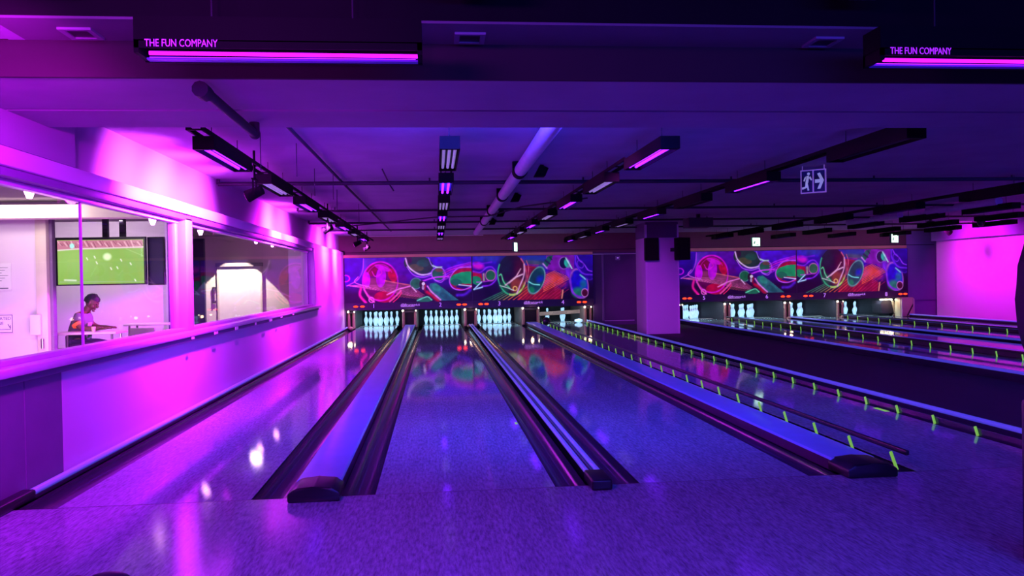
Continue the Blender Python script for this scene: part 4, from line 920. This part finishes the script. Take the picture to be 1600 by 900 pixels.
for x, y, rz, lb in ((-5.55, 7.62, 1.57, 'grey chair under the seated person'), (-5.66, 7.0, .3, 'grey metal chair at the left end of the near table'), (-4.5, 8.25, 3.0, 'dark chair pushed under the farther table')):
    t = empty('chair', (x, y, -.12), lb, 'chair', 'party room chairs', rz)
    b = MB(); b.box(-.2, .2, -.2, .2, .42, .46); b.bevel(.012); b.build('seat', M['chair'], t, True)
    hb = .72 if 'farther' in lb else .88
    b = MB(); b.box(-.2, .2, .17, .2, .50, hb); b.bevel(.012); b.build('backrest', M['chair'], t, True)
    for sx in (-.17, .17):
        for s2 in (-.17, .18):
            b = MB(); b.tube((sx*1.1, s2*1.1, 0), (sx, s2, .43 if s2 < 0 else hb-.02), .012, n=8); b.build('leg', M['steel'], t, True)

# seated person (profile, facing +X, looking down at the hands)
def skinmesh(name, verts, edges, rad, m, parent, root=0, sub=2, sx=None):
    me = bpy.data.meshes.new(name); me.from_pydata(verts, edges, []); o = link_mesh(name, me, m, parent)
    sk = o.modifiers.new('skin', 'SKIN'); sk.use_smooth_shade = True
    for i, r in enumerate(rad):
        v = me.skin_vertices[0].data[i]; v.radius = r if isinstance(r, tuple) else (r, r); v.use_root = (i == root)
    s = o.modifiers.new('sub', 'SUBSURF'); s.levels = sub; s.render_levels = sub
    return o
p = empty('person', (-5.20, 7.58, -.12), 'person in a grey t-shirt seated at the party room table, looking down', 'person')
# local coordinates: x forward, z up from the room floor
V = [(-.10, 0, .52), (-.07, 0, .66), (-.03, 0, .80), (0, 0, .92), (.035, 0, .98), (.075, 0, 1.04), (.11, 0, 1.10),       # 0-6 spine, neck, skull base
     (.0, -.17, .93), (.03, -.21, .80), (.10, -.215, .755), (.28, -.20, .76), (.335, -.19, .765),                                       # 7-11 near arm
     (.0, .17, .93), (.04, .21, .80), (.14, .20, .755), (.29, .10, .76), (.35, .04, .765),                                             # 12-16 far arm
     (-.06, -.10, .50), (.16, -.11, .50), (.34, -.12, .48), (.36, -.12, .28), (.36, -.12, .08), (.44, -.12, .035),                      # 17-22
     (-.06, .10, .50), (.16, .11, .50), (.34, .12, .48), (.36, .12, .28), (.36, .12, .08), (.44, .12, .035)]
Ed = [(0, 1), (1, 2), (2, 3), (3, 4), (4, 5), (5, 6), (3, 7), (7, 8), (8, 9), (9, 10), (10, 11), (3, 12), (12, 13), (13, 14), (14, 15), (15, 16),
      (0, 17), (17, 18), (18, 19), (19, 20), (20, 21), (21, 22), (0, 23), (23, 24), (24, 25), (25, 26), (26, 27), (27, 28)]
Rd = [(.11, .14), (.105, .13), (.11, .14), (.09, .12), .055, .055, .06, .055, .05, .042, .034, .028, .055, .05, .042, .034, .028, .085, .08, .06, .05, .038, .032, .085, .08, .06, .05, .038, .032]
body = skinmesh('body', V, Ed, Rd, M['skin'], p)
b = MB()   # head with face, joined as its own closed form on the neck
hc = Vector((.135, 0, 1.135)); R = Matrix.Rotation(.5, 3, 'Y')
def hp(x, y, z): return hc + R @ Vector((x, y, z))
bmesh.ops.create_uvsphere(b.b, u_segments=24, v_segments=16, radius=1)
for v in list(b.b.verts):
    x, y, z = v.co; jaw = 1-.32*max(0, -z)*1.0
    xx = x*.098*(1 if x < 0 else 1-.10*max(0, z)); v.co = hp(xx*jaw+ (.012 if z < -.2 else 0), y*.075*jaw, z*.118)
def blob(c_, s, n_=10):
    r_ = bmesh.ops.create_uvsphere(b.b, u_segments=n_, v_segments=8, radius=1)
    for v in r_['verts']: v.co = hp(c_[0]+v.co.x*s[0], c_[1]+v.co.y*s[1], c_[2]+v.co.z*s[2])
blob((.100, 0, -.018), (.020, .014, .026)); blob((.092, 0, .012), (.010, .008, .03)); blob((.088, 0, -.058), (.014, .024, .007)); blob((.086, 0, -.070), (.012, .020, .007)); blob((.078, 0, -.098), (.020, .024, .016))
for s in (-1, 1): blob((.0, s*.076, -.008), (.018, .009, .030)); blob((.082, s*.031, .026), (.012, .020, .006)); blob((.045, s*.052, -.035), (.03, .018, .03))
hd = b.build('head', M['skin'], p, True)
b = MB()
for s in (-1, 1):
    r_ = bmesh.ops.create_uvsphere(b.b, u_segments=8, v_segments=6, radius=.010)
    for v in r_['verts']: v.co = v.co + hp(.084, s*.031, .012)
b.build('eyes', M['dark'], hd, True)
b = MB(); r_ = bmesh.ops.create_uvsphere(b.b, u_segments=24, v_segments=16, radius=1)
kill = []
for v in list(b.b.verts):
    x, y, z = v.co
    if z < -.35 or (z < .32 and x > .25): kill.append(v); continue
    n_ = 1+.06*math.sin(9*x+4*y)*math.cos(7*y+5*z); v.co = hp(x*.112*n_-.006, y*.086*n_, z*.130*n_+.008)
bmesh.ops.delete(b.b, geom=kill, context='VERTS'); b.build('hair', M['hair'], hd, True)
# t-shirt and trousers as skins a little larger than the body
skinmesh('tshirt', [(-.10, 0, .53), (-.07, 0, .68), (-.03, 0, .80), (0, 0, .925), (.018, 0, .97), (.0, -.165, .93), (.022, -.20, .83), (.0, .165, .93), (.03, .20, .83)], [(0, 1), (1, 2), (2, 3), (3, 4), (3, 5), (5, 6), (3, 7), (7, 8)],
         [(.13, .16), (.125, .15), (.128, .16), (.105, .13), (.07, .08), .075, .07, .075, .07], M['shirt'], p)
skinmesh('trousers', [(-.10, 0, .53), (-.06, -.10, .51), (.16, -.11, .51), (.35, -.12, .49), (.37, -.12, .28), (.37, -.12, .10), (-.06, .10, .51), (.16, .11, .51), (.35, .12, .49), (.37, .12, .28), (.37, .12, .10)],
         [(0, 1), (1, 2), (2, 3), (3, 4), (4, 5), (0, 6), (6, 7), (7, 8), (8, 9), (9, 10)], [(.13, .16), .10, .095, .075, .065, .055, .10, .095, .075, .065, .055], M['trouser'], p)
b = MB(); b.tube((.012, -.205, .835), (.03, -.212, .805), .078, .074, 16); b.build('sleeve_glow', M['orange'], p, True)  # orange light on the sleeve put in as a glowing band
b = MB(); b.obox((.118, -.04, .82), .01, .14, .05, Matrix.Rotation(.15, 3, 'Y')); b.bevel(.004); b.build('chest_print', M['print'], p)
def hand(o, fx, fy):
    o = Vector(o)
    def q(a, l, z): return tuple(o + Vector((a*fx-l*fy, a*fy+l*fx, z)))
    V = [q(-.01, 0, 0), q(.035, 0, .0), q(.065, -.028, 0), q(.065, -.01, .003), q(.065, .01, .003), q(.062, .028, 0)]; E_ = [(0, 1), (1, 2), (1, 3), (1, 4), (1, 5)]; R_ = [.024, .028, .012, .012, .012, .011]
    for k, (bi, ln, l) in enumerate(((2, .060, -.032), (3, .070, -.011), (4, .066, .011), (5, .052, .032))):
        n0 = len(V); V += [q(.065+ln*.45, l, .006), q(.065+ln*.8, l, -.006), q(.065+ln, l, -.018)]; E_ += [(bi, n0), (n0, n0+1), (n0+1, n0+2)]; R_ += [.0095, .0085, .0075]
    n0 = len(V); V += [q(.02, -.04, -.004), q(.045, -.056, -.008), q(.068, -.058, -.012)]; E_ += [(0, n0), (n0, n0+1), (n0+1, n0+2)]; R_ += [.014, .011, .009]
    return V, E_, R_
for o_, fx, fy in (((.345, -.185, .765), .97, .24), ((.36, .03, .765), .9, -.43)):
    V_, E_, R_ = hand(o_, fx, fy); skinmesh('hand', V_, E_, R_, M['skin'], p, sub=1)

# ------------------------------------------------------------------ foreground bits cut by the frame
t = empty('console', (2.525, -1.6, 0), 'dark padded console edge cut off by the right of the picture', 'console')
b = MB(); b.prism([(-.085, 1.0), (-.095, 1.12), (-.088, 1.26), (-.055, 1.36), (.12, 1.38), (.12, .84), (-.04, .86), (-.07, .92)], 'Y', -.05, .05); b.bevel(.012, 2); b.build('padded_head', M['darkmat'], t, True)
b = MB(); b.box(-.072, .1, -.06, .06, .0, .70); b.bevel(.02, 2); b.build('pedestal', M['board'], t, True)
b = MB(); b.box(-.0, .1, -.04, .04, .68, .86); b.build('neck', M['darkmat'], t)
t = empty('shoe', (-1.40, -1.30, 0), 'dark shoe toe at the bottom left edge of the approach', 'shoe', None, .05)
b = MB(); b.sphere((-.075, 0, .035), .04, (1.1, 1, .8), 14); b.sphere((.045, 0, .035), .05, (1.8, 1, .75), 14); b.build('upper', M['board'], t, True)
b = MB(); b.box(-.12, .13, -.045, .045, 0, .018); b.bevel(.008); b.build('sole', M['dark'], t, True)
